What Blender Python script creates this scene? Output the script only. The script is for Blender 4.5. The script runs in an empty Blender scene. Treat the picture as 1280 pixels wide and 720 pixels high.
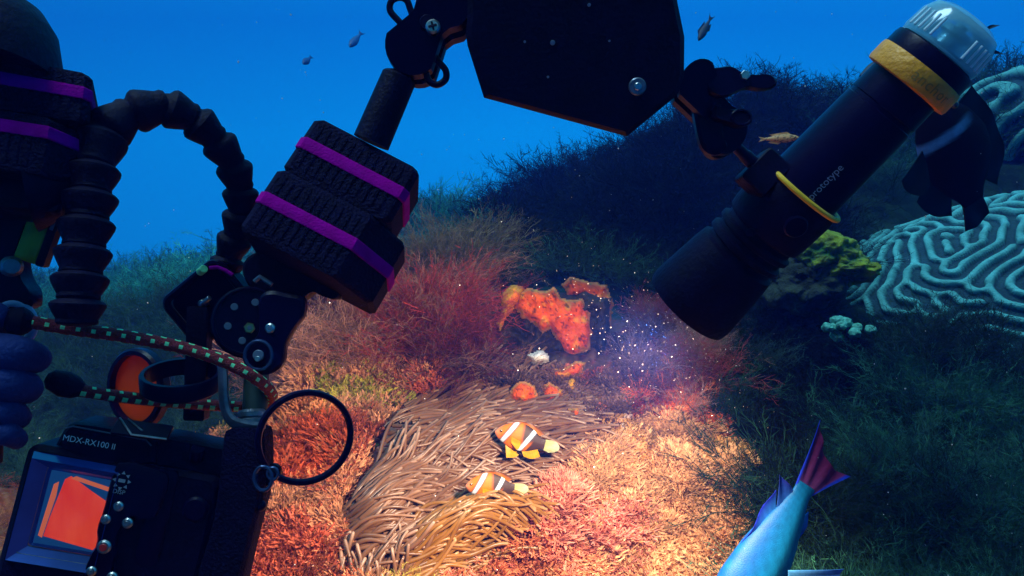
import bpy, bmesh, math, random
import numpy as np
from mathutils import Vector, Matrix

rad = math.radians
rng = np.random.default_rng(7)
random.seed(7)
SC = bpy.context.scene
COL = SC.collection

# ------------------------------------------------------------------ camera
F = 924.0                                  # focal length in pixels of the 1280 px wide photograph
PITCH = rad(-20)
CAM = Vector((0, 0, 0))
cam_d = bpy.data.cameras.new('camera'); cam_d.lens = 36 * F / 1280; cam_d.sensor_width = 36
cam_d.clip_start = 0.01; cam_d.clip_end = 300
cam = bpy.data.objects.new('camera', cam_d); COL.objects.link(cam)
cam.location = CAM; cam.rotation_euler = (rad(90) + PITCH, 0, 0)
SC.camera = cam
RGT = Vector((1, 0, 0)); FWD = Vector((0, math.cos(PITCH), math.sin(PITCH))); UPV = Vector((0, -math.sin(PITCH), math.cos(PITCH)))

def P(px, py, d):
    return CAM + RGT * ((px - 640) / F * d) + UPV * ((360 - py) / F * d) + FWD * d

# ------------------------------------------------------------------ render and light settings
SC.render.engine = 'CYCLES'
SC.view_settings.view_transform = 'Standard'; SC.view_settings.look = 'None'
SC.view_settings.exposure = 0.0; SC.view_settings.gamma = 1; SC.view_settings.use_curve_mapping = False
SC.cycles.use_denoising = True
SC.cycles.max_bounces = 8; SC.cycles.diffuse_bounces = 2; SC.cycles.transparent_max_bounces = 12
SC.cycles.volume_bounces = 1
SC.cycles.use_adaptive_sampling = True

W = bpy.data.worlds.new('World'); SC.world = W; W.use_nodes = True
wn = W.node_tree.nodes; wl = W.node_tree.links; wn.clear()
wo = wn.new('ShaderNodeOutputWorld'); wb = wn.new('ShaderNodeBackground'); wl.new(wb.outputs[0], wo.inputs[0])
tc = wn.new('ShaderNodeTexCoord'); sx = wn.new('ShaderNodeSeparateXYZ'); wl.new(tc.outputs['Generated'], sx.inputs[0])
mr = wn.new('ShaderNodeMapRange'); mr.inputs[1].default_value = -1; mr.inputs[2].default_value = 1
wl.new(sx.outputs['Z'], mr.inputs[0])
cr = wn.new('ShaderNodeValToRGB'); wl.new(mr.outputs[0], cr.inputs[0])
e = cr.color_ramp.elements
e[0].position = 0.0; e[0].color = (0.0, 0.008, 0.035, 1)
e[1].position = 1.0; e[1].color = (0.22, 0.70, 1.0, 1)
for p_, c_ in ((0.26, (0.0, 0.05, 0.22, 1)), (0.37, (0.0, 0.20, 0.80, 1)), (0.43, (0.0, 0.215, 0.86, 1)), (0.50, (0.0, 0.145, 0.68, 1)), (0.62, (0.004, 0.28, 0.85, 1)), (0.8, (0.02, 0.50, 0.95, 1))):
    q = cr.color_ramp.elements.new(p_); q.color = c_
# the open water ahead is brighter than the water behind the camera and to the left
my = wn.new('ShaderNodeMapRange'); my.inputs[1].default_value = -0.6; my.inputs[2].default_value = 0.9; my.inputs[3].default_value = 0.22; my.inputs[4].default_value = 1.0
wl.new(sx.outputs['Y'], my.inputs[0])
mx_ = wn.new('ShaderNodeMapRange'); mx_.inputs[1].default_value = -0.65; mx_.inputs[2].default_value = 0.0; mx_.inputs[3].default_value = 0.74; mx_.inputs[4].default_value = 1.0
wl.new(sx.outputs['X'], mx_.inputs[0])
mm_ = wn.new('ShaderNodeMath'); mm_.operation = 'MULTIPLY'; wl.new(my.outputs[0], mm_.inputs[0]); wl.new(mx_.outputs[0], mm_.inputs[1])
vs_ = wn.new('ShaderNodeVectorMath'); vs_.operation = 'SCALE'; wl.new(cr.outputs[0], vs_.inputs[0]); wl.new(mm_.outputs[0], vs_.inputs['Scale'])
wl.new(vs_.outputs[0], wb.inputs[0]); wb.inputs[1].default_value = 1.15

sun_d = bpy.data.lights.new('sun', 'SUN'); sun_d.energy = 2.6; sun_d.angle = rad(25); sun_d.color = (0.50, 0.80, 0.95)
sun = bpy.data.objects.new('sun', sun_d); COL.objects.link(sun)
sun.rotation_euler = Vector((0.35, -0.05, -1.0)).to_track_quat('-Z', 'Y').to_euler()

# ------------------------------------------------------------------ materials
def nodes_of(m):
    m.use_nodes = True
    nt = m.node_tree
    return nt, nt.nodes['Principled BSDF']

def mat(name, col, rough=0.5, metal=0.0, spec=0.5, bump=0.0, bscale=80.0, var=0.0, vscale=20.0, col2=None, emit=None, estr=1.0, coat=0.0):
    m = bpy.data.materials.new(name); nt, b = nodes_of(m)
    b.inputs['Base Color'].default_value = (*col, 1)
    b.inputs['Roughness'].default_value = rough; b.inputs['Metallic'].default_value = metal
    b.inputs['Specular IOR Level'].default_value = spec
    b.inputs['Coat Weight'].default_value = coat
    t = nt.nodes.new('ShaderNodeTexCoord')
    if var > 0 or col2 is not None:
        n = nt.nodes.new('ShaderNodeTexNoise'); n.inputs['Scale'].default_value = vscale; n.inputs['Detail'].default_value = 6
        nt.links.new(t.outputs['Object'], n.inputs['Vector'])
        r = nt.nodes.new('ShaderNodeValToRGB')
        c2 = col2 if col2 is not None else tuple(c * (1 - var) for c in col)
        r.color_ramp.elements[0].position = 0.38; r.color_ramp.elements[0].color = (*c2, 1)
        r.color_ramp.elements[1].position = 0.62; r.color_ramp.elements[1].color = (*col, 1)
        nt.links.new(n.outputs['Fac'], r.inputs[0]); nt.links.new(r.outputs[0], b.inputs['Base Color'])
    if bump > 0:
        n2 = nt.nodes.new('ShaderNodeTexNoise'); n2.inputs['Scale'].default_value = bscale; n2.inputs['Detail'].default_value = 8
        nt.links.new(t.outputs['Object'], n2.inputs['Vector'])
        bp = nt.nodes.new('ShaderNodeBump'); bp.inputs['Strength'].default_value = bump; bp.inputs['Distance'].default_value = 0.01
        nt.links.new(n2.outputs['Fac'], bp.inputs['Height']); nt.links.new(bp.outputs[0], b.inputs['Normal'])
    if emit is not None:
        b.inputs['Emission Color'].default_value = (*emit, 1); b.inputs['Emission Strength'].default_value = estr
    return m

def mat_attr(name, rough=0.6, trans=0.0, spec=0.3, noise=0.25, nscale=60.0, bump=0.0, bscale=200):
    m = bpy.data.materials.new(name); nt, b = nodes_of(m)
    a = nt.nodes.new('ShaderNodeAttribute'); a.attribute_name = 'Col'
    t = nt.nodes.new('ShaderNodeTexCoord')
    n = nt.nodes.new('ShaderNodeTexNoise'); n.inputs['Scale'].default_value = nscale; n.inputs['Detail'].default_value = 4
    nt.links.new(t.outputs['Object'], n.inputs['Vector'])
    mp = nt.nodes.new('ShaderNodeMapRange'); mp.inputs[1].default_value = 0.3; mp.inputs[2].default_value = 0.7
    mp.inputs[3].default_value = 1 - noise; mp.inputs[4].default_value = 1 + noise
    nt.links.new(n.outputs['Fac'], mp.inputs[0])
    mx = nt.nodes.new('ShaderNodeVectorMath'); mx.operation = 'SCALE'
    nt.links.new(a.outputs['Color'], mx.inputs[0]); nt.links.new(mp.outputs[0], mx.inputs['Scale'])
    nt.links.new(mx.outputs[0], b.inputs['Base Color'])
    b.inputs['Roughness'].default_value = rough; b.inputs['Specular IOR Level'].default_value = spec
    if bump > 0:
        n2 = nt.nodes.new('ShaderNodeTexNoise'); n2.inputs['Scale'].default_value = bscale; n2.inputs['Detail'].default_value = 6
        nt.links.new(t.outputs['Object'], n2.inputs['Vector'])
        bp = nt.nodes.new('ShaderNodeBump'); bp.inputs['Strength'].default_value = bump; bp.inputs['Distance'].default_value = 0.005
        nt.links.new(n2.outputs['Fac'], bp.inputs['Height']); nt.links.new(bp.outputs[0], b.inputs['Normal'])
    if trans > 0:
        tr = nt.nodes.new('ShaderNodeBsdfTranslucent'); nt.links.new(mx.outputs[0], tr.inputs[0])
        ms = nt.nodes.new('ShaderNodeMixShader'); ms.inputs[0].default_value = trans
        out = nt.nodes['Material Output']
        nt.links.new(b.outputs[0], ms.inputs[1]); nt.links.new(tr.outputs[0], ms.inputs[2]); nt.links.new(ms.outputs[0], out.inputs[0])
    return m

M = {}
M['black'] = mat('black_plastic', (0.003, 0.0006, 0.022), 0.55, bump=0.15, bscale=300, spec=0.14, var=0.35, vscale=60)
M['black_gloss'] = mat('black_anodised_metal', (0.003, 0.0006, 0.022), 0.33, bump=0.05, bscale=400, spec=0.28)
M['foam'] = mat('black_foam', (0.003, 0.0006, 0.026), 0.8, bump=0.5, bscale=500, spec=0.05, var=0.3, vscale=90)
M['magenta'] = mat('magenta_strap', (0.38, 0.0, 0.27), 0.8, bump=0.25, bscale=700, spec=0.04, var=0.2, vscale=120)
M['yellow'] = mat('yellow_silicone', (1.0, 0.55, 0.01), 0.5, bump=0.15, bscale=300, var=0.12, vscale=80)
M['ochre'] = mat('ochre_ring', (0.95, 0.34, 0.01), 0.45, bump=0.2, bscale=250, var=0.2, vscale=90)
M['steel'] = mat('stainless_steel', (0.6, 0.62, 0.64), 0.3, metal=1, bump=0.05, bscale=300, var=0.25, vscale=200)
M['blue_alu'] = mat('worn_aluminium', (0.20, 0.24, 0.32), 0.35, metal=0.6, bump=0.1, bscale=300, var=0.4, vscale=120)
M['brass'] = mat('brass', (0.6, 0.42, 0.2), 0.3, metal=1, var=0.3, vscale=200)
M['white_ink'] = mat('white_print', (0.75, 0.78, 0.8), 0.5)
M['grey_ink'] = mat('grey_print', (0.34, 0.38, 0.45), 0.5)
M['olive'] = mat('olive_plate', (0.55, 0.42, 0.02), 0.45, var=0.4, vscale=60)
M['cord'] = mat('dark_red_braid', (0.34, 0.015, 0.03), 0.7, bump=0.6, bscale=900, var=0.4, vscale=400)
M['cord_mark'] = mat('green_tracer', (0.22, 0.95, 0.42), 0.5, bump=0.3, bscale=900, var=0.2, vscale=400)
M['glove'] = mat('blue_neoprene', (0.012, 0.03, 0.16), 0.75, bump=0.3, bscale=400, spec=0.2, var=0.3, vscale=50)
M['glove_cuff'] = mat('pale_blue_rubber', (0.22, 0.38, 0.65), 0.5, bump=0.2, bscale=200, spec=0.3)
M['red_btn'] = mat('red_button', (0.8, 0.03, 0.03), 0.35)
M['rubber'] = mat('black_rubber', (0.003, 0.0006, 0.018), 0.65, bump=0.2, bscale=300, spec=0.10)
M['rock'] = mat('dark_rock', (0.05, 0.035, 0.03), 0.9, bump=1.0, bscale=70, col2=(0.012, 0.01, 0.012), vscale=35)
M['eye_dark'] = mat('eye_pupil', (0.01, 0.01, 0.012), 0.08, spec=0.8)
M['eye_gold'] = mat('eye_iris', (0.25, 0.12, 0.02), 0.25, spec=0.6)
M['flesh'] = mat('anemone_column', (0.30, 0.12, 0.08), 0.6, bump=0.4, bscale=60, var=0.4, vscale=30)
M['algae'] = mat_attr('algae_fronds', 0.7, trans=0.35, spec=0.15, noise=0.3, nscale=18)
M['ground'] = mat_attr('reef_rock', 0.95, spec=0.1, noise=0.45, nscale=30, bump=1.0, bscale=60)
M['fish'] = mat_attr('fish_skin', 0.55, spec=0.25, noise=0.08, nscale=150, bump=0.15, bscale=900)
M['fin'] = mat_attr('fish_fin', 0.45, trans=0.35, spec=0.3, noise=0.15, nscale=200)
M['tentacle'] = mat_attr('tentacle_flesh', 0.38, trans=0.22, spec=0.45, noise=0.15, nscale=40)
M['sponge'] = mat_attr('encrusting_sponge', 0.75, spec=0.2, noise=0.4, nscale=45, bump=0.9, bscale=220)
M['coral'] = mat_attr('brain_coral', 0.8, spec=0.15, noise=0.3, nscale=25, bump=0.8, bscale=220)

M['clear_rib'] = mat('clear_rib', (0.6, 0.8, 0.88), 0.2, spec=0.8)
M['pale_disc'] = mat('pale_disc', (0.6, 0.8, 0.88), 0.3, spec=0.6)
M['lamp_glow'] = mat('lamp_face', (0.8, 0.8, 0.8), 0.3, emit=(1.0, 0.88, 0.78), estr=6)
M['ochre_print'] = mat('ring_print', (0.35, 0.17, 0.01), 0.5)
M['hole'] = mat('drilled_hole', (0.10, 0.14, 0.22), 0.3, spec=0.6)
M['blue_alu_dark'] = mat('blue_black_metal', (0.03, 0.06, 0.16), 0.25, metal=0.5)
M['post'] = mat('greenish_post', (0.03, 0.06, 0.05), 0.5, var=0.6, vscale=60)
M['bezel'] = mat('window_bezel', (0.02, 0.09, 0.50), 0.22, spec=0.8, var=0.3, vscale=40)
M['screen_teal'] = mat('screen_dark', (0.01, 0.02, 0.03), 0.2, emit=(0.008, 0.045, 0.13), estr=1.0)
M['screen_red'] = mat('screen_red_orange', (0.02, 0.01, 0.01), 0.2, emit=(0.95, 0.06, 0.02), estr=1.1, bump=0)
_nt = M['screen_red'].node_tree; _t = _nt.nodes.new('ShaderNodeTexCoord'); _mp = _nt.nodes.new('ShaderNodeMapping'); _mp.inputs['Scale'].default_value = (90, 12, 30)
_n = _nt.nodes.new('ShaderNodeTexNoise'); _n.inputs['Scale'].default_value = 1.0; _n.inputs['Detail'].default_value = 6; _r = _nt.nodes.new('ShaderNodeValToRGB')
_r.color_ramp.elements[0].position = .3; _r.color_ramp.elements[0].color = (.85, .022, .012, 1); _r.color_ramp.elements[1].position = .7; _r.color_ramp.elements[1].color = (1, .075, .03, 1)
_nt.links.new(_t.outputs['Object'], _mp.inputs[0]); _nt.links.new(_mp.outputs[0], _n.inputs['Vector']); _nt.links.new(_n.outputs['Fac'], _r.inputs[0]); _nt.links.new(_r.outputs[0], _nt.nodes['Principled BSDF'].inputs['Emission Color'])
M['screen_orange'] = mat('screen_orange', (0.02, 0.01, 0.01), 0.2, emit=(1.0, 0.16, 0.06), estr=0.8)
M['cyan_ink'] = mat('cyan_print', (0.85, 0.95, 0.95), 0.4, emit=None)
M['purple_trim'] = mat('purple_trim', (0.16, 0.06, 0.45), 0.35)
LAMP_W = 47.0
for _k in ('black', 'black_gloss', 'foam', 'rubber'):
    _b = M[_k].node_tree.nodes['Principled BSDF']; _b.inputs['IOR'].default_value = 1.22; _b.inputs['Specular IOR Level'].default_value = 0.5
M['fish_matte'] = mat_attr('dark_fish_skin', 0.7, spec=0.05, noise=0.2, nscale=120)
def glass(name, tint, rough, transp, gloss=(0.9, 0.95, 1)):
    m = bpy.data.materials.new(name); m.use_nodes = True; nt = m.node_tree; nt.nodes.clear()
    o = nt.nodes.new('ShaderNodeOutputMaterial'); t = nt.nodes.new('ShaderNodeBsdfTransparent'); t.inputs[0].default_value = (*tint, 1)
    g = nt.nodes.new('ShaderNodeBsdfGlossy'); g.inputs[0].default_value = (*gloss, 1); g.inputs['Roughness'].default_value = rough
    mx = nt.nodes.new('ShaderNodeMixShader')
    fr = nt.nodes.new('ShaderNodeLayerWeight'); fr.inputs[0].default_value = transp
    nt.links.new(fr.outputs['Fresnel'], mx.inputs[0]); nt.links.new(t.outputs[0], mx.inputs[1]); nt.links.new(g.outputs[0], mx.inputs[2])
    nt.links.new(mx.outputs[0], o.inputs[0])
    return m
M['lens_glass'] = glass('lens_glass', (0.97, 0.86, 0.80), 0.05, 0.12)
M['window_glass'] = glass('port_glass', (0.75, 0.88, 0.98), 0.05, 0.2)
M['clear_cap'] = glass('clear_polycarbonate', (0.70, 0.92, 1.0), 0.12, 0.45)
_nt = M['clear_cap'].node_tree; _o = _nt.nodes['Material Output']; _l = _o.inputs['Surface'].links[0].from_socket
_d = _nt.nodes.new('ShaderNodeBsdfTranslucent'); _d.inputs[0].default_value = (0.6, 0.85, 0.9, 1); _m = _nt.nodes.new('ShaderNodeMixShader'); _m.inputs[0].default_value = 0.28
_nt.links.new(_l, _m.inputs[1]); _nt.links.new(_d.outputs[0], _m.inputs[2]); _nt.links.new(_m.outputs[0], _o.inputs['Surface'])

def mat_filter():
    m = bpy.data.materials.new('orange_filter_glass'); nt, b = nodes_of(m)
    b.inputs['Base Color'].default_value = (0.75, 0.16, 0.02, 1); b.inputs['Roughness'].default_value = 0.15
    t = nt.nodes.new('ShaderNodeBsdfTranslucent'); t.inputs[0].default_value = (0.9, 0.2, 0.03, 1)
    t2 = nt.nodes.new('ShaderNodeBsdfTransparent'); t2.inputs[0].default_value = (0.9, 0.3, 0.1, 1)
    m1 = nt.nodes.new('ShaderNodeMixShader'); m1.inputs[0].default_value = 0.6
    m2 = nt.nodes.new('ShaderNodeMixShader'); m2.inputs[0].default_value = 0.45
    o = nt.nodes['Material Output']
    nt.links.new(b.outputs[0], m1.inputs[1]); nt.links.new(t.outputs[0], m1.inputs[2])
    nt.links.new(m1.outputs[0], m2.inputs[1]); nt.links.new(t2.outputs[0], m2.inputs[2]); nt.links.new(m2.outputs[0], o.inputs[0])
    return m
M['filter'] = mat_filter()

# ------------------------------------------------------------------ object helpers
def tag(o, label=None, cat=None, group=None, kind=None):
    if label: o['label'] = label
    if cat: o['category'] = cat
    if group: o['group'] = group
    if kind: o['kind'] = kind
    return o

def empty(name, loc, label, cat, group=None):
    o = bpy.data.objects.new(name, None); COL.objects.link(o); o.location = loc
    o.empty_display_size = 0.02
    return tag(o, label, cat, group)

WORLD_LOC = {}
def wloc(o):
    v = Vector((0, 0, 0))
    while o is not None:
        v = v + o.location; o = o.parent
    return v

def link_mesh(name, verts, faces, material, parent=None, cols=None, smooth=True, sharp=35, loc=None, mats=None, midx=None):
    """verts in world coordinates; the object's origin goes to loc (or its own centre) and its parent is honoured"""
    verts = np.asarray(verts, dtype=np.float64).reshape(-1, 3)
    if loc is None:
        loc = Vector(verts.mean(axis=0)) if len(verts) else Vector((0, 0, 0))
    me = bpy.data.meshes.new(name)
    lv = verts - np.array(loc)
    if isinstance(faces, np.ndarray):
        n, k = faces.shape
        me.vertices.add(len(lv)); me.vertices.foreach_set('co', lv.astype(np.float32).ravel())
        me.loops.add(n * k); me.loops.foreach_set('vertex_index', faces.astype(np.int32).ravel())
        me.polygons.add(n); me.polygons.foreach_set('loop_start', np.arange(0, n * k, k, dtype=np.int32))
        me.update(calc_edges=True)
    else:
        me.from_pydata([tuple(v) for v in lv], [], faces)
        bm = bmesh.new(); bm.from_mesh(me); bmesh.ops.recalc_face_normals(bm, faces=bm.faces); bm.to_mesh(me); bm.free()
        me.update()
    if cols is not None:
        ca = me.color_attributes.new('Col', 'FLOAT_COLOR', 'POINT')
        c4 = np.ones((len(lv), 4), dtype=np.float32); c4[:, :3] = cols
        ca.data.foreach_set('color', c4.ravel())
    for mm in (mats or [material]): me.materials.append(mm)
    if midx is not None: me.polygons.foreach_set('material_index', np.asarray(midx, dtype=np.int32))
    if smooth:
        me.polygons.foreach_set('use_smooth', np.ones(len(me.polygons), dtype=bool))
        if sharp and len(me.polygons) < 60000: me.set_sharp_from_angle(angle=rad(sharp))
    o = bpy.data.objects.new(name, me); COL.objects.link(o)
    if parent is not None:
        o.parent = parent; o.location = Vector(loc) - wloc(parent)
    else:
        o.location = loc
    return o

class Frame:
    """local frame standing at a point: x right, y up, z towards the camera, one unit = one pixel at that distance"""
    def __init__(s, px, py, d, roll=0, yaw=0, pitch=0):
        s.o = P(px, py, d); s.k = d / F
        B = Matrix((RGT, UPV, -FWD)).transposed()
        R = Matrix.Rotation(rad(roll), 3, 'Z') @ Matrix.Rotation(rad(yaw), 3, 'Y') @ Matrix.Rotation(rad(pitch), 3, 'X')
        s.m = B @ R
    def __call__(s, x, y, z=0):
        return s.o + s.m @ Vector((x * s.k, y * s.k, z * s.k))
    def dir(s, x, y, z):
        return (s.m @ Vector((x, y, z))).normalized()

class MB:
    def __init__(s): s.v = []; s.f = []; s.mi = []
    def add(s, vs, fs, mi=0):
        b = len(s.v); s.v += [tuple(v) for v in vs]; s.f += [tuple(i + b for i in f) for f in fs]; s.mi += [mi] * len(fs)
        return s
    def prism(s, fr, pts, z0, z1, cx=1.0, mi=0, scale0=1.0, scale1=1.0, bev=0):
        n = len(pts); ax = sum(p[0] for p in pts) / n; ay = sum(p[1] for p in pts) / n
        rings = []
        if bev > 0:
            w = max(max(p[0] for p in pts) - min(p[0] for p in pts), 1); q = 1 - 2 * bev / w
            lay = [(z0, q), (z0 + bev, 1), (z1 - bev, 1), (z1, q)] if z1 > z0 else [(z0, q), (z0 - bev, 1), (z1 + bev, 1), (z1, q)]
        else: lay = [(z0, scale0), (z1, scale1)]
        vs = []
        for z, k in lay: vs += [fr(ax + (x - ax) * k, ay + (y - ay) * k, z) for x, y in pts]
        fs = []
        for L in range(len(lay) - 1):
            for i in range(n):
                j = (i + 1) % n; fs.append((L * n + i, L * n + j, (L + 1) * n + j, (L + 1) * n + i))
        fs.append(tuple(range(n))[::-1]); fs.append(tuple(range((len(lay) - 1) * n, len(lay) * n)))
        return s.add(vs, fs, mi)
    def box(s, fr, x0, x1, y0, y1, z0, z1, r=4, mi=0, bev=None):
        return s.prism(fr, rrect(x0, x1, y0, y1, r), z0, z1, mi=mi, bev=r * 0.5 if bev is None else bev)
    def lathe(s, a, b, prof, n=32, mi=0, cap=True):
        """prof: (t along a->b in 0..1 or beyond, radius in metres)"""
        a = Vector(a); b = Vector(b); ax = (b - a); L = ax.length; ax.normalize()
        u = ax.orthogonal().normalized(); w = ax.cross(u)
        vs = []
        for t, r in prof:
            c = a + ax * (t * L)
            for i in range(n):
                an = 2 * math.pi * i / n; vs.append(c + u * (math.cos(an) * r) + w * (math.sin(an) * r))
        fs = []
        for L_ in range(len(prof) - 1):
            for i in range(n):
                j = (i + 1) % n; fs.append((L_ * n + i, L_ * n + j, (L_ + 1) * n + j, (L_ + 1) * n + i))
        if cap:
            fs.append(tuple(range(n))[::-1]); fs.append(tuple(range((len(prof) - 1) * n, len(prof) * n)))
        return s.add(vs, fs, mi)
    def cyl(s, a, b, r, n=24, bev=0.12, mi=0):
        L = (Vector(b) - Vector(a)).length; e_ = min(0.4, bev * r / max(L, 1e-6))
        return s.lathe(a, b, [(0, r * (1 - bev)), (e_, r), (1 - e_, r), (1, r * (1 - bev))], n, mi)
    def ball(s, c, r, n=20, ax=(0, 0, 1), squash=1.0, mi=0):
        c = Vector(c); ax = Vector(ax).normalized() * r * squash
        prof = [((1 - math.cos(math.pi * i / 12)) / 2, r * max(math.sin(math.pi * i / 12), 0.02)) for i in range(13)]
        return s.lathe(c - ax, c + ax, prof, n, mi)
    def tube(s, pts, r, n=10, closed=False, mi=0, flat=1.0):
        pts = [Vector(p) for p in pts]; m = len(pts); vs = []; u = None
        for i, p in enumerate(pts):
            if closed: t = pts[(i + 1) % m] - pts[i - 1]
            else: t = pts[min(i + 1, m - 1)] - pts[max(i - 1, 0)]
            t.normalize()
            if u is None: u = t.orthogonal().normalized()
            u = (u - t * u.dot(t)).normalized(); w = t.cross(u)
            rr = r[i] if hasattr(r, '__len__') else r
            for k in range(n):
                an = 2 * math.pi * k / n; vs.append(p + u * (math.cos(an) * rr) + w * (math.sin(an) * rr * flat))
        fs = []
        for i in range(m if closed else m - 1):
            i2 = (i + 1) % m
            for k in range(n):
                k2 = (k + 1) % n; fs.append((i * n + k, i * n + k2, i2 * n + k2, i2 * n + k))
        if not closed: fs.append(tuple(range(n))[::-1]); fs.append(tuple(range((m - 1) * n, m * n)))
        return s.add(vs, fs, mi)
    def build(s, name, material, parent=None, mats=None, sharp=35, loc=None):
        return link_mesh(name, s.v, s.f, material, parent, mats=mats, midx=s.mi if mats else None, sharp=sharp, loc=loc)

def rrect(x0, x1, y0, y1, r=4, n=4):
    r = min(r, (x1 - x0) / 2.01, (y1 - y0) / 2.01); out = []
    for cx, cy, a0 in ((x1 - r, y1 - r, 0), (x0 + r, y1 - r, 90), (x0 + r, y0 + r, 180), (x1 - r, y0 + r, 270)):
        for i in range(n + 1):
            a = rad(a0 + 90 * i / n); out.append((cx + r * math.cos(a), cy + r * math.sin(a)))
    return out

def smooth_poly(pts, it=2):
    for _ in range(it):
        out = []
        for i in range(len(pts)):
            a, b = pts[i], pts[(i + 1) % len(pts)]
            out += [(a[0] * .75 + b[0] * .25, a[1] * .75 + b[1] * .25), (a[0] * .25 + b[0] * .75, a[1] * .25 + b[1] * .75)]
        pts = out
    return pts

def catmull(pts, k=8):
    pts = [Vector(p) for p in pts]; out = []
    for i in range(len(pts) - 1):
        p0 = pts[max(i - 1, 0)]; p1 = pts[i]; p2 = pts[i + 1]; p3 = pts[min(i + 2, len(pts) - 1)]
        for j in range(k):
            t = j / k
            out.append(0.5 * ((2 * p1) + (p2 - p0) * t + (2 * p0 - 5 * p1 + 4 * p2 - p3) * t * t + (3 * p1 - p0 - 3 * p2 + p3) * t ** 3))
    out.append(pts[-1]); return out

def text_mesh(txt, size, extrude=0.0, spacing=1.0):
    c = bpy.data.curves.new('t', 'FONT'); c.body = txt; c.size = size; c.extrude = extrude; c.align_x = 'CENTER'; c.align_y = 'CENTER'
    c.space_character = spacing; c.resolution_u = 3
    o = bpy.data.objects.new('t', c); COL.objects.link(o)
    bpy.context.view_layer.update()
    me = bpy.data.meshes.new_from_object(o)
    vs = [v.co.copy() for v in me.vertices]; fs = [tuple(p.vertices) for p in me.polygons]
    bpy.data.objects.remove(o); bpy.data.curves.remove(c); bpy.data.meshes.remove(me)
    return vs, fs

# value noise, vectorised
def vnoise(x, y, z=0.0, seed=0):
    x = np.asarray(x, float); y = np.asarray(y, float); z = np.asarray(z, float) + 0 * x
    xi = np.floor(x).astype(np.int64); yi = np.floor(y).astype(np.int64); zi = np.floor(z).astype(np.int64)
    fx = x - xi; fy = y - yi; fz = z - zi
    fx = fx * fx * (3 - 2 * fx); fy = fy * fy * (3 - 2 * fy); fz = fz * fz * (3 - 2 * fz)
    def h(a, b, c):
        n = (a * 374761393 + b * 668265263 + c * 2147483647 + seed * 1274126177) & 0xffffffff
        n = ((n ^ (n >> 13)) * 1274126177) & 0xffffffff
        return ((n ^ (n >> 16)) & 0xffff) / 65535.0
    r = 0
    for dx in (0, 1):
        for dy in (0, 1):
            for dz in (0, 1):
                r = r + h(xi + dx, yi + dy, zi + dz) * (fx if dx else 1 - fx) * (fy if dy else 1 - fy) * (fz if dz else 1 - fz)
    return r * 2 - 1
def fbm(x, y, z=0.0, o=4, seed=0):
    s = 0; a = 1.0; t = 0
    for i in range(o):
        s = s + a * vnoise(np.asarray(x) * 2 ** i, np.asarray(y) * 2 ** i, np.asarray(z) * 2 ** i, seed + i); t += a; a *= 0.5
    return s / t

# ------------------------------------------------------------------ the sea bed
CP = [  # pixel x, pixel y, depth: points of the reef surface
    (-250, 720, .95), (0, 800, .9), (300, 760, .92), (600, 760, .98), (900, 760, 1.0), (1280, 760, .95), (1500, 720, 1.0),
    (430, 660, 1.02), (600, 660, 1.06), (800, 650, 1.08), (940, 650, 1.12), (1100, 650, 1.15), (1280, 620, 1.2),
    (350, 560, 1.22), (480, 560, 1.22), (640, 570, 1.22), (800, 560, 1.26), (900, 560, 1.34), (1000, 540, 1.5), (1150, 570, 1.4), (1280, 530, 1.5),
    (-100, 560, 1.6), (120, 560, 1.6), (250, 520, 1.5),
    (380, 460, 1.5), (480, 450, 1.45), (600, 470, 1.45), (720, 480, 1.45), (850, 470, 1.5), (960, 480, 1.7), (1100, 480, 1.6), (1300, 450, 1.65),
    (-100, 450, 2.4), (100, 450, 2.3), (260, 430, 2.2),
    (420, 400, 1.9), (560, 395, 1.75), (700, 410, 1.7), (850, 410, 1.8), (950, 400, 1.9),
    (480, 330, 2.6), (600, 340, 2.4), (720, 330, 2.3), (860, 330, 2.3), (1000, 330, 2.2),
    (-100, 370, 4.2), (60, 365, 4.0), (230, 355, 3.8), (360, 350, 3.4),
    (-150, 338, 5.5), (60, 342, 5.6), (200, 338, 5.4), (300, 322, 5.0), (400, 300, 4.6), (520, 262, 4.2), (600, 272, 3.9), (650, 285, 3.6), (560, 275, 4.0), (560, 300, 3.2),
    (690, 250, 3.3), (760, 215, 3.1), (720, 232, 3.2), (850, 135, 3.1), (930, 118, 3.2), (1010, 128, 3.3), (1080, 140, 3.2),
    (760, 280, 2.5), (900, 230, 2.5), (1050, 250, 2.3), (1150, 180, 2.9), (1280, 110, 3.0), (1400, 100, 3.0),
    (1150, 420, 1.75), (1300, 350, 2.0), (1450, 300, 2.1), (1080, 300, 2.1), (1200, 300, 2.3),
    (-300, 360, 9), (200, 356, 9), (600, 300, 8), (1000, 250, 7), (1400, 250, 7),
    (-500, 372, 40), (100, 372, 40), (640, 340, 40), (1300, 330, 40), (1900, 330, 40),
]
CP = [(a, b + ((46 if a < 790 else 34) if 2.9 < c < 7 else 24 if 2.45 < c <= 2.9 else 30 if 7 <= c < 12 else 0), c) for a, b, c in CP]
cpw = np.array([P(*c) for c in CP])
U = cpw[:, 0] / cpw[:, 1]; V = np.log(cpw[:, 1]); S = cpw[:, 2] / cpw[:, 1]
def tps_k(r2): return 0.5 * r2 * np.log(np.maximum(r2, 1e-12))
def tps_fit(u, v, s, lam=2e-3):
    n = len(u); K = tps_k((u[:, None] - u) ** 2 + (v[:, None] - v) ** 2) + lam * np.eye(n)
    Pm = np.stack([np.ones(n), u, v], 1)
    A = np.block([[K, Pm], [Pm.T, np.zeros((3, 3))]]); b = np.concatenate([s, np.zeros(3)])
    return np.linalg.solve(A, b)
TW = tps_fit(U, V, S)
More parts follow.
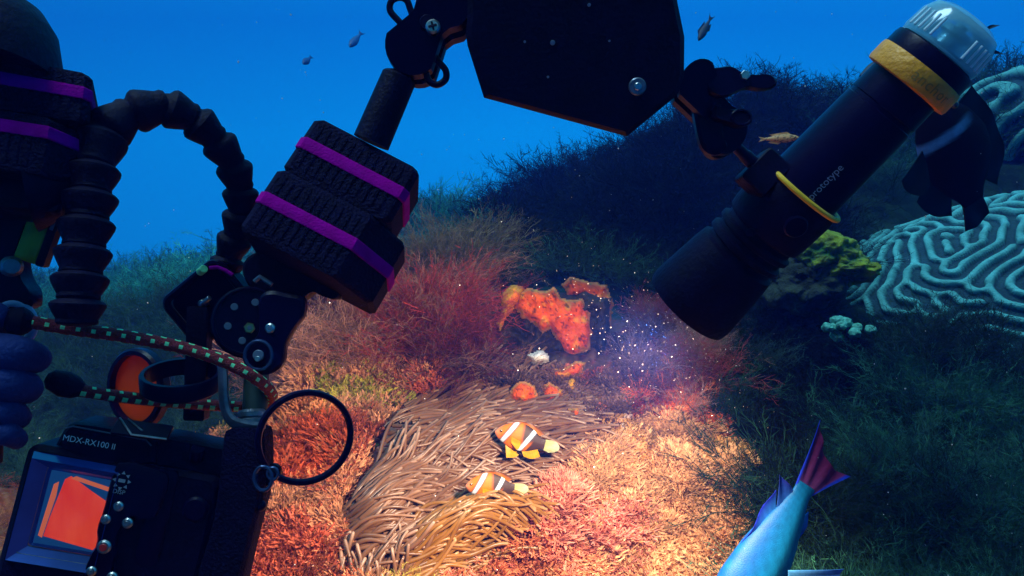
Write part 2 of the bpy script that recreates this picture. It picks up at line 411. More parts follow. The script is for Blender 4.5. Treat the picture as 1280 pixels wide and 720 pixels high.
def slope(u, v):
    sh = np.shape(u); u = np.ravel(u); v = np.ravel(v); out = np.zeros(len(u))
    for i in range(0, len(u), 20000):
        a = u[i:i + 20000]; b = v[i:i + 20000]
        K = tps_k((a[:, None] - U) ** 2 + (b[:, None] - V) ** 2)
        out[i:i + 20000] = K @ TW[:-3] + TW[-3] + TW[-2] * a + TW[-1] * b
    return out.reshape(sh)
def ground_z(x, y):
    x = np.asarray(x, float); y = np.maximum(np.asarray(y, float), 0.12)
    z = slope(x / y, np.log(y)) * y
    k = np.clip(y / 3, 0.12, 2.0)
    z = z + 0.24 * k * fbm(x * 2.2 / np.sqrt(k), y * 2.2 / np.sqrt(k), 0, 4, 3) * 0.55 + 0.03 * fbm(x * 9, y * 9, 0, 4, 5) * np.clip(y, 0.5, 2) + 0.013 * fbm(x * 27, y * 27, 0, 3, 8) * np.clip(2.2 - y, 0, 1)
    return z

def project(pts):
    pts = np.asarray(pts) - np.array(CAM)
    d = pts @ np.array(FWD); return 640 + F * (pts @ np.array(RGT)) / d, 360 - F * (pts @ np.array(UPV)) / d, d

def zone(px, py, d, rnd):
    """the colour of what grows at a place of the reef, some shade and haze painted in: returns rgb, tuft kind, height in metres"""
    n = len(px); c = np.zeros((n, 3)); kind = np.zeros(n, int); h = np.zeros(n)
    olive = np.array((0.012, 0.04, 0.026)); teal = np.array((0.03, 0.10, 0.06))
    mixr = rnd[:, 0:1]
    c[:] = olive * (1 - mixr) + teal * mixr
    kind[:] = 0; h[:] = 0.042 * np.clip(d, 0.8, 5) * (0.6 + 0.8 * rnd[:, 1])
    farl = (px < 640) & (d > 2.4); c[farl] *= np.array((1.2, 2.6, 3.4))  # blue haze of distance painted into the far-left weed colour
    # mound in the middle distance, its backlit darkness painted into the colour
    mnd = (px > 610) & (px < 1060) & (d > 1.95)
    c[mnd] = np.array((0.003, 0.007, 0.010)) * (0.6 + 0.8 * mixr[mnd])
    # wispy red weed left of the sponge
    red = (px > 330) & (px < 640) & (py > 350) & (d < 2.1) & (d > 1.2)
    w = rnd[:, 2]
    cr_ = np.where((w < 0.5)[:, None], np.array((0.26, 0.030, 0.025)), np.array((0.40, 0.17, 0.11)))
    c[red] = cr_[red] * (0.6 + 0.7 * mixr[red]); h[red] = 0.05 + 0.06 * rnd[red, 1]
    redt = (px > 330) & (px < 640) & (py > 340) & (d >= 1.8) & (d < 2.6)
    c[redt] = np.array((0.14, 0.10, 0.06)) * (0.6 + 0.7 * mixr[redt]); h[redt] = 0.07 + 0.06 * rnd[redt, 1]
    # pink grey wisps right of the sponge
    pk = (px > 640) & (px < 900) & (py > 400) & (d < 1.9) & (d > 1.2)
    cp_ = np.where((w < 0.35)[:, None], np.array((0.24, 0.045, 0.05)), np.array((0.25, 0.13, 0.11)))
    c[pk] = cp_[pk] * (0.6 + 0.7 * mixr[pk]); h[pk] = 0.03 + 0.045 * rnd[pk, 1]; lowp = pk & (py > 505); kind[lowp] = np.where(rnd[lowp, 3] < 0.75, 1, 0); h[lowp] = np.where(rnd[lowp, 3] < 0.75, 0.014 + 0.014 * rnd[lowp, 1], h[lowp]); mxc = lowp & (rnd[:, 0] < .5); c[mxc] = np.array((0.62, 0.10, 0.03)) * (0.6 + rnd[mxc, 3:4]); 
    # short bushy peach coralline weed in front
    pe = (px > 540) & (px < 965) & (d < 1.26)
    cc = np.where((w < 0.25)[:, None], np.array((0.70, 0.26, 0.19)), np.where((w < 0.75)[:, None], np.array((0.76, 0.39, 0.20)), np.array((0.58, 0.29, 0.10))))
    c[pe] = cc[pe] * (0.7 + 0.5 * mixr[pe]); kind[pe] = 1; h[pe] = 0.016 + 0.020 * rnd[pe, 1]
    pl = pe & (px < 720)
    c[pl] = c[pl] * np.array((1.05, 0.72, 0.95))
    # left foreground, rusty orange
    lf = (px > -200) & (px <= 540) & (d <= 1.35)
    cl = np.where((w < 0.45)[:, None], np.array((0.52, 0.12, 0.06)), np.where((w < 0.85)[:, None], np.array((0.62, 0.27, 0.14)), np.array((0.42, 0.36, 0.06))))
    c[lf] = cl[lf] * (0.6 + 0.7 * mixr[lf]); kind[lf] = np.where(rnd[lf, 3] < 0.7, 1, 0); h[lf] = 0.016 + 0.022 * rnd[lf, 1]
    # dark hollow on the right: its lack of light painted into weed and ground
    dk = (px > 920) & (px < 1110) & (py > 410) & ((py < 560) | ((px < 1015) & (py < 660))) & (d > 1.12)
    ub = (px > 600) & (px < 790) & (py > 425) & (py < 545) & (d > 1.15) & (d < 1.9); kind[ub] = 1; h[ub] = 0.014 + 0.014 * rnd[ub, 1]
    cu = np.where((w < 0.4)[:, None], np.array((0.30, 0.17, 0.13)), np.where((w < 0.7)[:, None], np.array((0.16, 0.08, 0.06)), np.array((0.38, 0.10, 0.07)))); c[ub] = cu[ub] * (0.5 + 0.9 * mixr[ub])
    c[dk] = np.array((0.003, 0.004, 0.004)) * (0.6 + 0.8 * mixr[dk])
    rt = (px >= 965) & (d < 1.7)
    k2 = rt & ~dk
    c[k2] = ((np.array((0.010, 0.030, 0.026)) * (1 - mixr) + np.array((0.028, 0.095, 0.06)) * mixr) * np.clip((rnd[:, 2:3] - .1) * 2.2, .25, 1.6))[k2]; h[k2] = 0.035 + 0.08 * rnd[k2, 1]; kind[k2] = 0
    return c, kind, h

NX, NY = 460, 420
gu = np.tan(np.linspace(-1.13, 1.13, NX)); gv = np.linspace(math.log(0.14), math.log(18), NY)
GU, GV = np.meshgrid(gu, gv); GY = np.exp(GV); GX = GU * GY; GZ = ground_z(GX, GY)
gpts = np.stack([GX, GY, GZ], -1).reshape(-1, 3)
idx = np.arange(NX * NY).reshape(NY, NX)
gf = np.stack([idx[:-1, :-1], idx[:-1, 1:], idx[1:, 1:], idx[1:, :-1]], -1).reshape(-1, 4)
ppx, ppy, pd = project(gpts)
pd = np.where(pd < 0.05, 0.05, pd)
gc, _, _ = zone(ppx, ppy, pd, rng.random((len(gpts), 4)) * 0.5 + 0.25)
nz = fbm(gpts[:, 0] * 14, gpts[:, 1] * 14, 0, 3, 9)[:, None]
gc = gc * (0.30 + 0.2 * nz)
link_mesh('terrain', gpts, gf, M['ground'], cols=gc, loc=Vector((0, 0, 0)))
tag(bpy.data.objects['terrain'], 'rough coral reef sloping away under the water', None, None, 'structure')

# ------------------------------------------------------------------ haze: the blue water
def haze():
    x0, x1, y0, y1 = -48, 48, -2.5, 20
    z0 = float(gpts[:, 2].min()) - 1.0; z1 = 0.75
    vs = [(x, y, z) for x in (x0, x1) for y in (y0, y1) for z in (z0, z1)]
    fs = [(0, 1, 3, 2), (4, 6, 7, 5), (0, 4, 5, 1), (2, 3, 7, 6), (0, 2, 6, 4), (1, 5, 7, 3)]
    m = bpy.data.materials.new('water_haze'); m.use_nodes = True; nt = m.node_tree; nt.nodes.clear()
    o = nt.nodes.new('ShaderNodeOutputMaterial'); v = nt.nodes.new('ShaderNodeVolumePrincipled')
    v.inputs['Color'].default_value = (0.03, 0.13, 0.95, 1)
    v.inputs['Density'].default_value = HAZE_DENSITY; v.inputs['Anisotropy'].default_value = 0.0
    v.inputs['Absorption Color'].default_value = (0.1, 0.85, 1.0, 1)
    nt.links.new(v.outputs[0], o.inputs['Volume'])
    ob = link_mesh('haze', vs, fs, m, smooth=False)
    tag(ob, 'clear blue sea water all round the reef', None, None, 'stuff')
HAZE_DENSITY = 0.031
haze()

# ------------------------------------------------------------------ weed
def ribbon(pts, w, side):
    n = len(pts); ww = w * np.linspace(1, 0.45, n)[:, None]
    v = np.concatenate([pts - side * ww, pts + side * ww]); i = np.arange(n - 1)
    f = np.stack([i, i + 1, i + 1 + n, i + n], 1); return v, f
def unit(v): return v / (np.linalg.norm(v) + 1e-9)
def tuft_bush(r, stems=8, w=0.010, nb=9, spread=0.8, curl=0.5, sub=3):
    V_, F_, T_ = [], [], []; n0 = 0
    def put(pts, w_, t0, t1):
        nonlocal n0
        v, f = ribbon(pts, w_, unit(r.normal(size=3))); V_.append(v); F_.append(f + n0); n0 += len(v)
        t = np.linspace(t0, t1, len(pts)); T_.append(np.concatenate([t, t]))
    for s in range(stems):
        a = r.random() * 6.283; sp = spread * math.sqrt(r.random())
        d = unit(np.array([math.cos(a) * sp, math.sin(a) * sp, 1.0])); p = np.array([math.cos(a), math.sin(a), 0]) * 0.12 * r.random()
        L = 0.7 + 0.45 * r.random(); k = 7; pts = [p.copy()]; dd = d.copy(); bend = r.normal(size=3) * curl * 0.35 + np.array([0.10, 0, 0.0])
        ds = []
        for i in range(k):
            dd = unit(dd + bend / k * 2 + r.normal(size=3) * 0.08); p = p + dd * L / k; pts.append(p.copy()); ds.append(dd.copy())
        pts = np.array(pts); put(pts, w, 0, 1)
        for b in range(nb):
            t = 0.15 + 0.85 * (b + r.random()) / nb; i = min(int(t * k), k - 1); q = pts[i] + (pts[i + 1] - pts[i]) * (t * k - i)
            bd = unit(ds[i] * 0.9 + unit(r.normal(size=3)) * 0.9); bl = (0.42 - 0.22 * t) * (0.6 + 0.8 * r.random())
            bp = [q]; bb = bd.copy()
            for j in range(3): bb = unit(bb + r.normal(size=3) * 0.25 + ds[i] * 0.15); bp.append(bp[-1] + bb * bl / 3)
            bp = np.array(bp); put(bp, w * 0.7, t, min(t + .2, 1))
            for c in range(sub):
                j = r.integers(1, 3); cd = unit(bb + unit(r.normal(size=3)) * 0.9)
                put(np.array([bp[j], bp[j] + cd * bl * 0.45]), w * 0.55, t, min(t + .3, 1))
    return np.concatenate(V_), np.concatenate(F_), np.concatenate(T_)
def tuft_coralline(r, stems=11, w=0.055):
    V_, F_, T_ = [], [], []; n0 = 0
    def put(pts, w_, t0, t1):
        nonlocal n0
        v, f = ribbon(pts, w_, unit(r.normal(size=3))); V_.append(v); F_.append(f + n0); n0 += len(v)
        t = np.linspace(t0, t1, len(pts)); T_.append(np.concatenate([t, t]))
    def grow(p, d, L, w_, lev, t):
        q = p + d * L * 0.5; q2 = q + unit(d + r.normal(size=3) * 0.2) * L * 0.5
        put(np.array([p, q, q2]), w_, t, t + 0.33)
        if lev > 0:
            for _ in range(2): grow(q2, unit(d + unit(r.normal(size=3)) * 0.65 + np.array([0, 0, .15])), L * 0.72, w_ * 0.9, lev - 1, t + 0.33)
    for s in range(stems):
        a = r.random() * 6.283; sp = 1.1 * math.sqrt(r.random())
        grow(np.array([math.cos(a), math.sin(a), 0]) * 0.25 * r.random(), unit(np.array([math.cos(a) * sp, math.sin(a) * sp, 1.0])), 0.42, w, 2, 0.0)
    return np.concatenate(V_), np.concatenate(F_), np.concatenate(T_)

def grow_tufts(name, label, base, heights, cols, protos, tipmix=0.35, tip=(1, .9, .8), lean=0.35, off=None, kind='stuff', parent=None, seed=1):
    r = np.random.default_rng(seed); Vs, Fs, Cs = [], [], []; n0 = 0
    pick = r.integers(0, len(protos), len(base)); ang = r.random(len(base)) * 6.283
    lx = r.normal(size=(len(base), 2)) * lean + (off if off is not None else 0); wd = 0.75 + 0.5 * r.random(len(base))
    for k, (pv, pf, pt) in enumerate(protos):
        s = np.where(pick == k)[0]
        if len(s) == 0: continue
        ca, sa = np.cos(ang[s])[:, None], np.sin(ang[s])[:, None]
        x = pv[:, 0] * ca - pv[:, 1] * sa; y = pv[:, 0] * sa + pv[:, 1] * ca; z = np.broadcast_to(pv[:, 2], x.shape)
        x = x * wd[s][:, None] + z * lx[s, 0:1]; y = y * wd[s][:, None] + z * lx[s, 1:2]
        v = np.stack([x, y, z], -1) * heights[s][:, None, None] + base[s][:, None, :]
        f = pf[None] + (np.arange(len(s)) * len(pv))[:, None, None] + n0
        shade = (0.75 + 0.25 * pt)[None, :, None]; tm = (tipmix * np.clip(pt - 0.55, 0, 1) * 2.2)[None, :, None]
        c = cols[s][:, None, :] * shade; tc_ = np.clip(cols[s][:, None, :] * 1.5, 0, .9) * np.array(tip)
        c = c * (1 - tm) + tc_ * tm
        Vs.append(v.reshape(-1, 3)); Fs.append(f.reshape(-1, 4)); Cs.append(np.broadcast_to(c, v.shape).reshape(-1, 3)); n0 += v.shape[0] * v.shape[1]
    if not Vs: return None
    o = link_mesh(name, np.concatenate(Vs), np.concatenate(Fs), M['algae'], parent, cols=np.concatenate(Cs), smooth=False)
    if parent is None: tag(o, label, None, None, kind)
    return o

pr = np.random.default_rng(3)
BUSH = [tuft_bush(pr, stems=9, w=0.008, nb=10, curl=0.9, spread=0.9) for _ in range(6)]
BUSH_LITE = [tuft_bush(pr, stems=8, w=0.010, nb=8, sub=3, curl=1.0, spread=0.9) for _ in range(5)]
FINE = [tuft_bush(pr, stems=10, w=0.006, nb=9, spread=1.0, curl=1.2, sub=3) for _ in range(6)]
CORALLINE = [tuft_coralline(pr) for _ in range(6)]

# where other things stand, in pixels of the photograph: no weed grows there
def inpoly(px, py, poly):
    inside = np.zeros(len(px), bool); n = len(poly); j = n - 1
    for i in range(n):
        xi, yi = poly[i]; xj, yj = poly[j]
        if yi != yj: inside ^= ((yi > py) != (yj > py)) & (px < (xj - xi) * (py - yi) / (yj - yi) + xi)
        j = i
    return inside
ANEM = [(440, 740), (430, 640), (470, 560), (500, 510), (620, 490), (730, 520), (745, 545), (690, 600), (690, 640), (600, 690), (540, 740)]
SPONGE = [(585, 352), (620, 332), (785, 332), (792, 440), (755, 520), (690, 545), (630, 540), (588, 520)]
BRAIN = [(1010, 440), (1060, 320), (1150, 240), (1500, 160), (1500, 520), (1120, 440)]

_r = np.random.default_rng(77); _c = []
while len(_c) < 620:
    u0, v0, r0 = _r.uniform(-1.05, 1.05), _r.uniform(math.log(.6), math.log(9)), _r.uniform(.05, .13)
    if all(math.hypot(u0 - a[0], v0 - a[1]) > 0.50 * (r0 + a[2]) for a in _c[-400:]): _c.append((u0, v0, r0, _r.choice([.45, .8, 1.0, 1.3, 1.7])))
    elif _r.random() < .01: _c.append((u0, v0, r0, 1.0))
CUSH = np.array(_c); OFF = None
_c = []
for _ in range(9000):
    u0, v0, r0 = _r.uniform(-.7, .45), _r.uniform(math.log(.55), math.log(1.7)), _r.uniform(.022, .052)
    if all(math.hypot(u0 - a[0], v0 - a[1]) > 0.56 * (r0 + a[2]) for a in _c): _c.append((u0, v0, r0, _r.uniform(.62, 1.25)))
CUSH2 = np.array(_c)
def scatter(n, umin, umax, ymin, ymax):
    u = rng.uniform(umin, umax, n); v = rng.uniform(math.log(ymin), math.log(ymax), n); y = np.exp(v); x = u * y
    z = ground_z(x, y); b = np.stack([x, y, z - 0.004], -1); return b
def field(n, umin, umax, ymin, ymax):
    b = scatter(n, umin, umax, ymin, ymax); px, py, d = project(b); rnd = rng.random((n, 4))
    # patches: neighbours share their colour
    rnd[:, 2] = np.clip(0.5 + 0.75 * fbm(b[:, 0] * 7, b[:, 1] * 7, 0, 3, 21) + 0.25 * (rnd[:, 2] - .5), 0, 1)
    rnd[:, 1] = np.clip(0.5 + 0.6 * fbm(b[:, 0] * 5, b[:, 1] * 5, 0, 3, 33) + 0.5 * (rnd[:, 1] - .5), 0, 1)
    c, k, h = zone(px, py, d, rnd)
    ok = (d > 0.7) & ~(inpoly(px, py, ANEM) & (d < 1.5)) & ~(inpoly(px, py, SPONGE) & (d < 1.9) & ((k == 0) | (py < 480))) & ~(inpoly(px, py, BRAIN) & (d < 2.7))
    ok &= (px > -330) & (px < 1600) & (py < 950)
    b, px, py, d, c, k, h = b[ok], px[ok], py[ok], d[ok], c[ok], k[ok], h[ok]
    # the weed grows in rounded cushions with hollows between them
    q = np.stack([b[:, 0] / b[:, 1], np.log(b[:, 1])], 1); best = np.full(len(q), 9.0); who = np.zeros(len(q), int)
    for i, cc_ in enumerate(CUSH):
        t_ = np.hypot(q[:, 0] - cc_[0], q[:, 1] - cc_[1]) / cc_[2]; m_ = t_ < best; best[m_] = t_[m_]; who[m_] = i
    rel = (q - CUSH[who, :2]) / CUSH[who, 2:3]; bushy = (k == 0)
    dome = np.sqrt(np.clip(1.05 - best ** 2, 0.0, 1))
    b[:, 2] += np.where(bushy, (dome - 0.5) * CUSH[who, 2] * b[:, 1] * 0.42, 0)
    best2 = np.full(len(q), 9.0); who2 = np.zeros(len(q), int)
    for i, cc_ in enumerate(CUSH2):
        t_ = np.hypot(q[:, 0] - cc_[0], q[:, 1] - cc_[1]) / cc_[2]; m_ = t_ < best2; best2[m_] = t_[m_]; who2[m_] = i
    rel2 = (q - CUSH2[who2, :2]) / CUSH2[who2, 2:3]; dome2 = np.sqrt(np.clip(1.05 - best2 ** 2, 0.0, 1)); rel2 = np.clip(rel2, -1.2, 1.2)
    b[:, 2] += np.where(bushy, 0, (dome2 - 0.45) * CUSH2[who2, 2] * b[:, 1] * 0.75)
    c = c * np.where(bushy, 1, CUSH2[who2, 3])[:, None]; h = h * np.where(bushy, 1, 0.75 + .45 * dome2)
    h = h * np.where(bushy, 0.55 + 0.75 * dome, 1)
    tone = np.where(bushy, CUSH[who, 3], 1.0) ; c = c * tone[:, None]
    global OFF; OFF = np.where(bushy[:, None], rel * 0.9, rel2 * 0.9)
    return b, px, py, d, c, k, h

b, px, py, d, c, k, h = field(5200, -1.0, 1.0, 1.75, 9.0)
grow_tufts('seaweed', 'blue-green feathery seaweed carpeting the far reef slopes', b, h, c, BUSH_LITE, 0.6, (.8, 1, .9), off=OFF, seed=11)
b, px, py, d, c, k, h = field(9500, -1.0, 1.0, 0.60, 2.0)
s = (k == 0)
lft = s & (px < 640); rgt = s & (px >= 930); mid = s & (px >= 640) & (px < 930)
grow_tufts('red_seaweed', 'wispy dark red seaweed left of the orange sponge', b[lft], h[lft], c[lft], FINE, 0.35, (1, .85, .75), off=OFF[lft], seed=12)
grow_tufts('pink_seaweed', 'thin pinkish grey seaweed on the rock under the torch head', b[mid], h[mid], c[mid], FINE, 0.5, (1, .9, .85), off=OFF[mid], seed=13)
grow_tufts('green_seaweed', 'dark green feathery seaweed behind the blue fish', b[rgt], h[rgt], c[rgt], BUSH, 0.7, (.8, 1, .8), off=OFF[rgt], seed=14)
b, px, py, d, c, k, h = field(15000, -0.62, 0.36, 0.58, 1.62)
s = (k == 1)
l = s & (px < 540); r_ = s & (px >= 540)
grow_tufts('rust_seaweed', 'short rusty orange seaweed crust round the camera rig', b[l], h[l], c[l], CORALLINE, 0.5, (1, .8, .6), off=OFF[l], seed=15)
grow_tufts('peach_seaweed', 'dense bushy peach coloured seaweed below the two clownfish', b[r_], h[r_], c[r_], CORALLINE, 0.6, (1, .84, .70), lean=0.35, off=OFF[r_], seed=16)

# single bushes that stand out against the blue water
def ray_ground(px, py, d0=0.6, d1=9):
    ds = np.linspace(d0, d1, 600); a = np.array([P(px, py, q) for q in ds]); z = ground_z(a[:, 0], a[:, 1])
    hit = np.where(a[:, 2] < z)[0]
    return (Vector(a[hit[0]]), ds[hit[0]]) if len(hit) else (None, None)
bushes = [
    (238, 340, 4.6, .16, 'small bush of weed standing on the horizon under the hose arch', (.04, .06, .045)),
    (640, 250, 3.0, .17, 'leftmost rounded weed bush of the shadowy mound', (.008, .014, .018)),  # bushes of the mound, coloured with the same painted backlit darkness
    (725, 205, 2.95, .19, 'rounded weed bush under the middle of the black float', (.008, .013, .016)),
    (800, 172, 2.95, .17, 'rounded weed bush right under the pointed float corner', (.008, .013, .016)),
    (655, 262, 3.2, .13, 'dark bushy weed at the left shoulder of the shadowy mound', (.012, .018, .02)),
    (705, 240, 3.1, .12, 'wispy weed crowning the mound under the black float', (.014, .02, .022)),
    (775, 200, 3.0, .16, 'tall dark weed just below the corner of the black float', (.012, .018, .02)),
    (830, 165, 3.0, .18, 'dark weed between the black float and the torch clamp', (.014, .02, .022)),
    (905, 130, 3.1, .16, 'weed tuft behind the lever of the torch clamp', (.025, .035, .03)),
    (975, 128, 3.1, .20, 'spiky weed tuft just right of the clamp lever', (.03, .045, .035)),
    (1030, 145, 3.1, .14, 'low weed tuft on the skyline against the torch barrel', (.025, .04, .035)),
    (1165, 445, 1.45, .11, 'dark weed clump hiding the lower left edge of the great brain coral', (.02, .04, .03)),
    (1215, 425, 1.42, .13, 'tallest dark weed clump in front of the great brain coral', (.018, .035, .028)),
    (1262, 450, 1.40, .10, 'dark weed clump before the brain coral at the right edge', (.02, .04, .03)),
    (1115, 440, 1.50, .07, 'low weed clump between the knobbly coral and the brain coral', (.02, .045, .035)),
    (940, 440, 1.55, .08, 'blue-green weed clump just below the torch head', (.03, .06, .05)),
]
for i, (bx, by, bd, bh, lab, bc) in enumerate(bushes):
    q = P(bx, by, bd); gz = float(ground_z(q.x, q.y)); n = 9; r = np.random.default_rng(60 + i)
    bp = np.stack([q.x + r.normal(size=n) * bh * .35, q.y + r.normal(size=n) * bh * .35, np.zeros(n)], -1)
    bp[:, 2] = ground_z(bp[:, 0], bp[:, 1]) - 0.01
    top = max(q.z + bh * 0.5 - gz, bh) if bd > 2 else bh
    if bd < 2: bp[:, 2] = max(gz, q.z - .02) - 0.01
    o = grow_tufts('seaweed_bush', '', bp, np.full(n, min(top, bh * (1.1 if bd > 2 else 1.5))) * r.uniform(.7, 1.05, n), np.array(bc)[None] * r.uniform(.7, 1.3, (n, 1)), BUSH, 0.3, (.8, 1, .9), kind=None, seed=70 + i)
    tag(o, lab, 'seaweed', 'seaweed bushes on the reef skyline')
# ------------------------------------------------------------------ depth map of the reef under given pixels
def surf_depth(px, py, d0=0.6, d1=4.0, n=140):
    px = np.asarray(px, float).ravel(); py = np.asarray(py, float).ravel(); ds = np.geomspace(d0, d1, n)
    R_, U_, F_, C_ = map(np.array, (RGT, UPV, FWD, CAM))
    out = np.full(len(px), d1); done = np.zeros(len(px), bool); prev = None
    for q in ds:
        p = C_ + ((px - 640) / F * q)[:, None] * R_ + ((360 - py) / F * q)[:, None] * U_ + q * F_
        g = p[:, 2] - ground_z(p[:, 0], p[:, 1])
        if prev is not None:
            hit = (~done) & (g < 0)
            out[hit] = prev[0] + (q - prev[0]) * (prev[1] / np.maximum(prev[1] - g, 1e-9))[hit]; done |= hit
        prev = (q, g)
    return out
def Pn(px, py, d):
    px, py, d = np.broadcast_arrays(np.asarray(px, float), np.asarray(py, float), np.asarray(d, float))
    return np.array(CAM) + ((px - 640) / F * d)[..., None] * np.array(RGT) + ((360 - py) / F * d)[..., None] * np.array(UPV) + d[..., None] * np.array(FWD)

def tube_np(path, r, n=7, tipround=True):
    """path (k,3), r (k,) -> verts, quads; the end closes to a point"""
    k = len(path); t = np.gradient(path, axis=0); t /= np.linalg.norm(t, axis=1)[:, None] + 1e-9
    ref = np.array([0.31, 0.2, 0.93]); u = ref - t * (t @ ref)[:, None]; u /= np.linalg.norm(u, axis=1)[:, None] + 1e-9; w = np.cross(t, u)
    a = np.arange(n) * 2 * math.pi / n
    v = path[:, None] + (u[:, None] * np.cos(a)[None, :, None] + w[:, None] * np.sin(a)[None, :, None]) * r[:, None, None]
    i = np.arange(k - 1)[:, None] * n; j = np.arange(n)[None]
    f = np.stack([i + j, i + (j + 1) % n, i + n + (j + 1) % n, i + n + j], -1).reshape(-1, 4)
    return v.reshape(-1, 3), f

# ------------------------------------------------------------------ the sea anemone
gx = np.arange(360, 841, 20.0); gy = np.arange(420, 861, 20.0); AX, AY = np.meshgrid(gx, gy)
AD = surf_depth(AX, AY, 0.5, 2.6).reshape(AX.shape)
for _ in range(4): AD[1:-1, 1:-1] = (AD[1:-1, 1:-1] * 2 + AD[:-2, 1:-1] + AD[2:, 1:-1] + AD[1:-1, :-2] + AD[1:-1, 2:]) / 6
def adepth(x, y):
    fx = np.clip((np.asarray(x) - 360) / 20, 0, len(gx) - 1.001); fy = np.clip((np.asarray(y) - 420) / 20, 0, len(gy) - 1.001)
    i = fx.astype(int); j = fy.astype(int); a = fx - i; b_ = fy - j
    return (AD[j, i] * (1 - a) + AD[j, i + 1] * a) * (1 - b_) + (AD[j + 1, i] * (1 - a) + AD[j + 1, i + 1] * a) * b_
AN = np.array(UPV) * 0.62 - np.array(FWD) * 0.78
def mound(x, y):
    g = lambda cx, cy, sx_, sy_, a, th=0: a * np.exp(-((((x - cx) * math.cos(th) + (y - cy) * math.sin(th)) / sx_) ** 2 + ((-(x - cx) * math.sin(th) + (y - cy) * math.cos(th)) / sy_) ** 2))
    return np.maximum.reduce([g(615, 560, 115, 40, .055, -.15), g(495, 640, 70, 52, .055, -.5), g(590, 668, 105, 27, .075, -.35), g(515, 556, 60, 42, .052, 0)]) 
def apoint(x, y, lift):
    return Pn(x, y, adepth(x, y)) + AN * (mound(x, y) + lift)[..., None]
anem = empty('sea_anemone', P(580, 640, float(adepth(580, 640))), 'large brown sea anemone with long combed tentacles, home of the two clownfish', 'sea anemone')
bxs, bys = np.meshgrid(np.linspace(405, 765, 70), np.linspace(470, 780, 60))
inside = inpoly(bxs.ravel(), bys.ravel(), [(432, 760), (432, 640), (470, 565), (505, 518), (620, 500), (715, 520), (722, 545), (680, 600), (670, 640), (590, 690), (530, 760)]).reshape(bxs.shape)
bl = np.where(inside, -0.012, -0.06)
bp_ = apoint(bxs, bys, bl + 0 * bxs) + AN * (0.006 * fbm(bxs / 25, bys / 25))[..., None]
idx2 = np.arange(bxs.size).reshape(bxs.shape)
ff = np.stack([idx2[:-1, :-1], idx2[:-1, 1:], idx2[1:, 1:], idx2[1:, :-1]], -1).reshape(-1, 4)
link_mesh('column', bp_.reshape(-1, 3), ff, M['flesh'], anem)
ra = np.random.default_rng(44)
tents = []
def tentacles(n, poly, ang, L0, L1, gold=0.0, lift0=0.0, arch=0.008, drift=0.0):
    xs = [p[0] for p in poly]; ys = [p[1] for p in poly]; c_ = 0; tries = 0
    while c_ < n and tries < n * 40:
        tries += 1
        x = ra.uniform(min(xs), max(xs)); y = ra.uniform(min(ys), max(ys))
        if not inpoly(np.array([x]), np.array([y]), poly)[0]: continue
        # keep an even spacing
        if any(abs(x - q[0]) < 7.5 and abs(y - q[1]) < 4.6 for q in tents[-260:]): continue
        c_ += 1
        L = ra.uniform(L0, L1); th = ang(x, y) + ra.normal() * 0.10 + 0.30 * float(vnoise(x / 30, y / 30, 0, 4)); k = 13
        curl = ra.normal() * 0.5 + drift; wav = ra.uniform(0, 6.28); pxs = [x]; pys = [y]
        for i in range(k - 1):
            t = i / (k - 1); a = th + curl * (t - 0.3) + 0.20 * math.sin(wav + t * 5); pxs.append(pxs[-1] + math.cos(a) * L / (k - 1)); pys.append(pys[-1] - math.sin(a) * L / (k - 1))
        t = np.linspace(0, 1, k); layer = ra.uniform(0, 0.010)
        lift = lift0 + layer + arch * np.sin(np.pi * t * 0.75) + 0.010 * t ** 1.5 * ra.uniform(0.2, 1.2)
        path = apoint(np.array(pxs), np.array(pys), lift)
        r0 = ra.uniform(0.0027, 0.0043)
        rr = r0 * (1 - 0.42 * t); 
        # rounded, slightly swollen tip
        d_ = path[-1] - path[-2]; d_ /= np.linalg.norm(d_) + 1e-9
        path = np.concatenate([path, [path[-1] + d_ * rr[-1] * 0.7, path[-1] + d_ * rr[-1] * 1.25, path[-1] + d_ * rr[-1] * 1.45]])
        rr = np.concatenate([rr, [rr[-1] * 0.92, rr[-1] * 0.55, rr[-1] * 0.06]]); t = np.concatenate([t, [1, 1, 1]])
        v, f = tube_np(path, rr)
        tone = ra.uniform(0.8, 1.15)
        body = (np.array((0.18, 0.078, 0.038)) * (1 - gold) + np.array((0.26, 0.105, 0.010)) * gold) * tone
        tipc = (np.array((0.36, 0.20, 0.13)) * (1 - gold) + np.array((0.38, 0.20, 0.07)) * gold) * tone
        m = np.clip((t - 0.80) / 0.2, 0, 1)[:, None]; c = body * (0.8 + 0.25 * t[:, None]) * (1 - m) + tipc * m
        tents.append((x, y, v, f, np.repeat(c, 7, axis=0), L * r0))
up_a = lambda x, y: rad(4 + 34 * np.clip((585 - y) / 80, -0.2, 1))
tentacles(300, [(478, 590), (500, 525), (560, 507), (640, 505), (700, 520), (722, 535), (690, 560), (660, 600), (600, 612), (520, 620)], up_a, 65, 112)
tentacles(40, [(480, 560), (505, 515), (560, 500), (640, 498), (640, 515), (520, 530)], lambda x, y: rad(40), 30, 60)
tentacles(210, [(428, 730), (430, 650), (462, 600), (520, 590), (560, 610), (540, 660), (480, 740)], lambda x, y: rad(30 + 12 * np.clip((660 - y) / 60, -1, 1)), 60, 105)
tentacles(60, [(420, 760), (425, 690), (470, 690), (500, 740), (480, 760)], lambda x, y: rad(65), 30, 55)
tentacles(150, [(500, 745), (505, 690), (545, 655), (600, 640), (640, 645), (610, 672), (585, 700), (560, 745)], lambda x, y: rad(34 - 30 * np.clip((x - 520) / 100, 0, 1.2)), 50, 95, gold=0.75, lift0=0.008, drift=-0.5)
tents.sort(key=lambda q: -q[5])
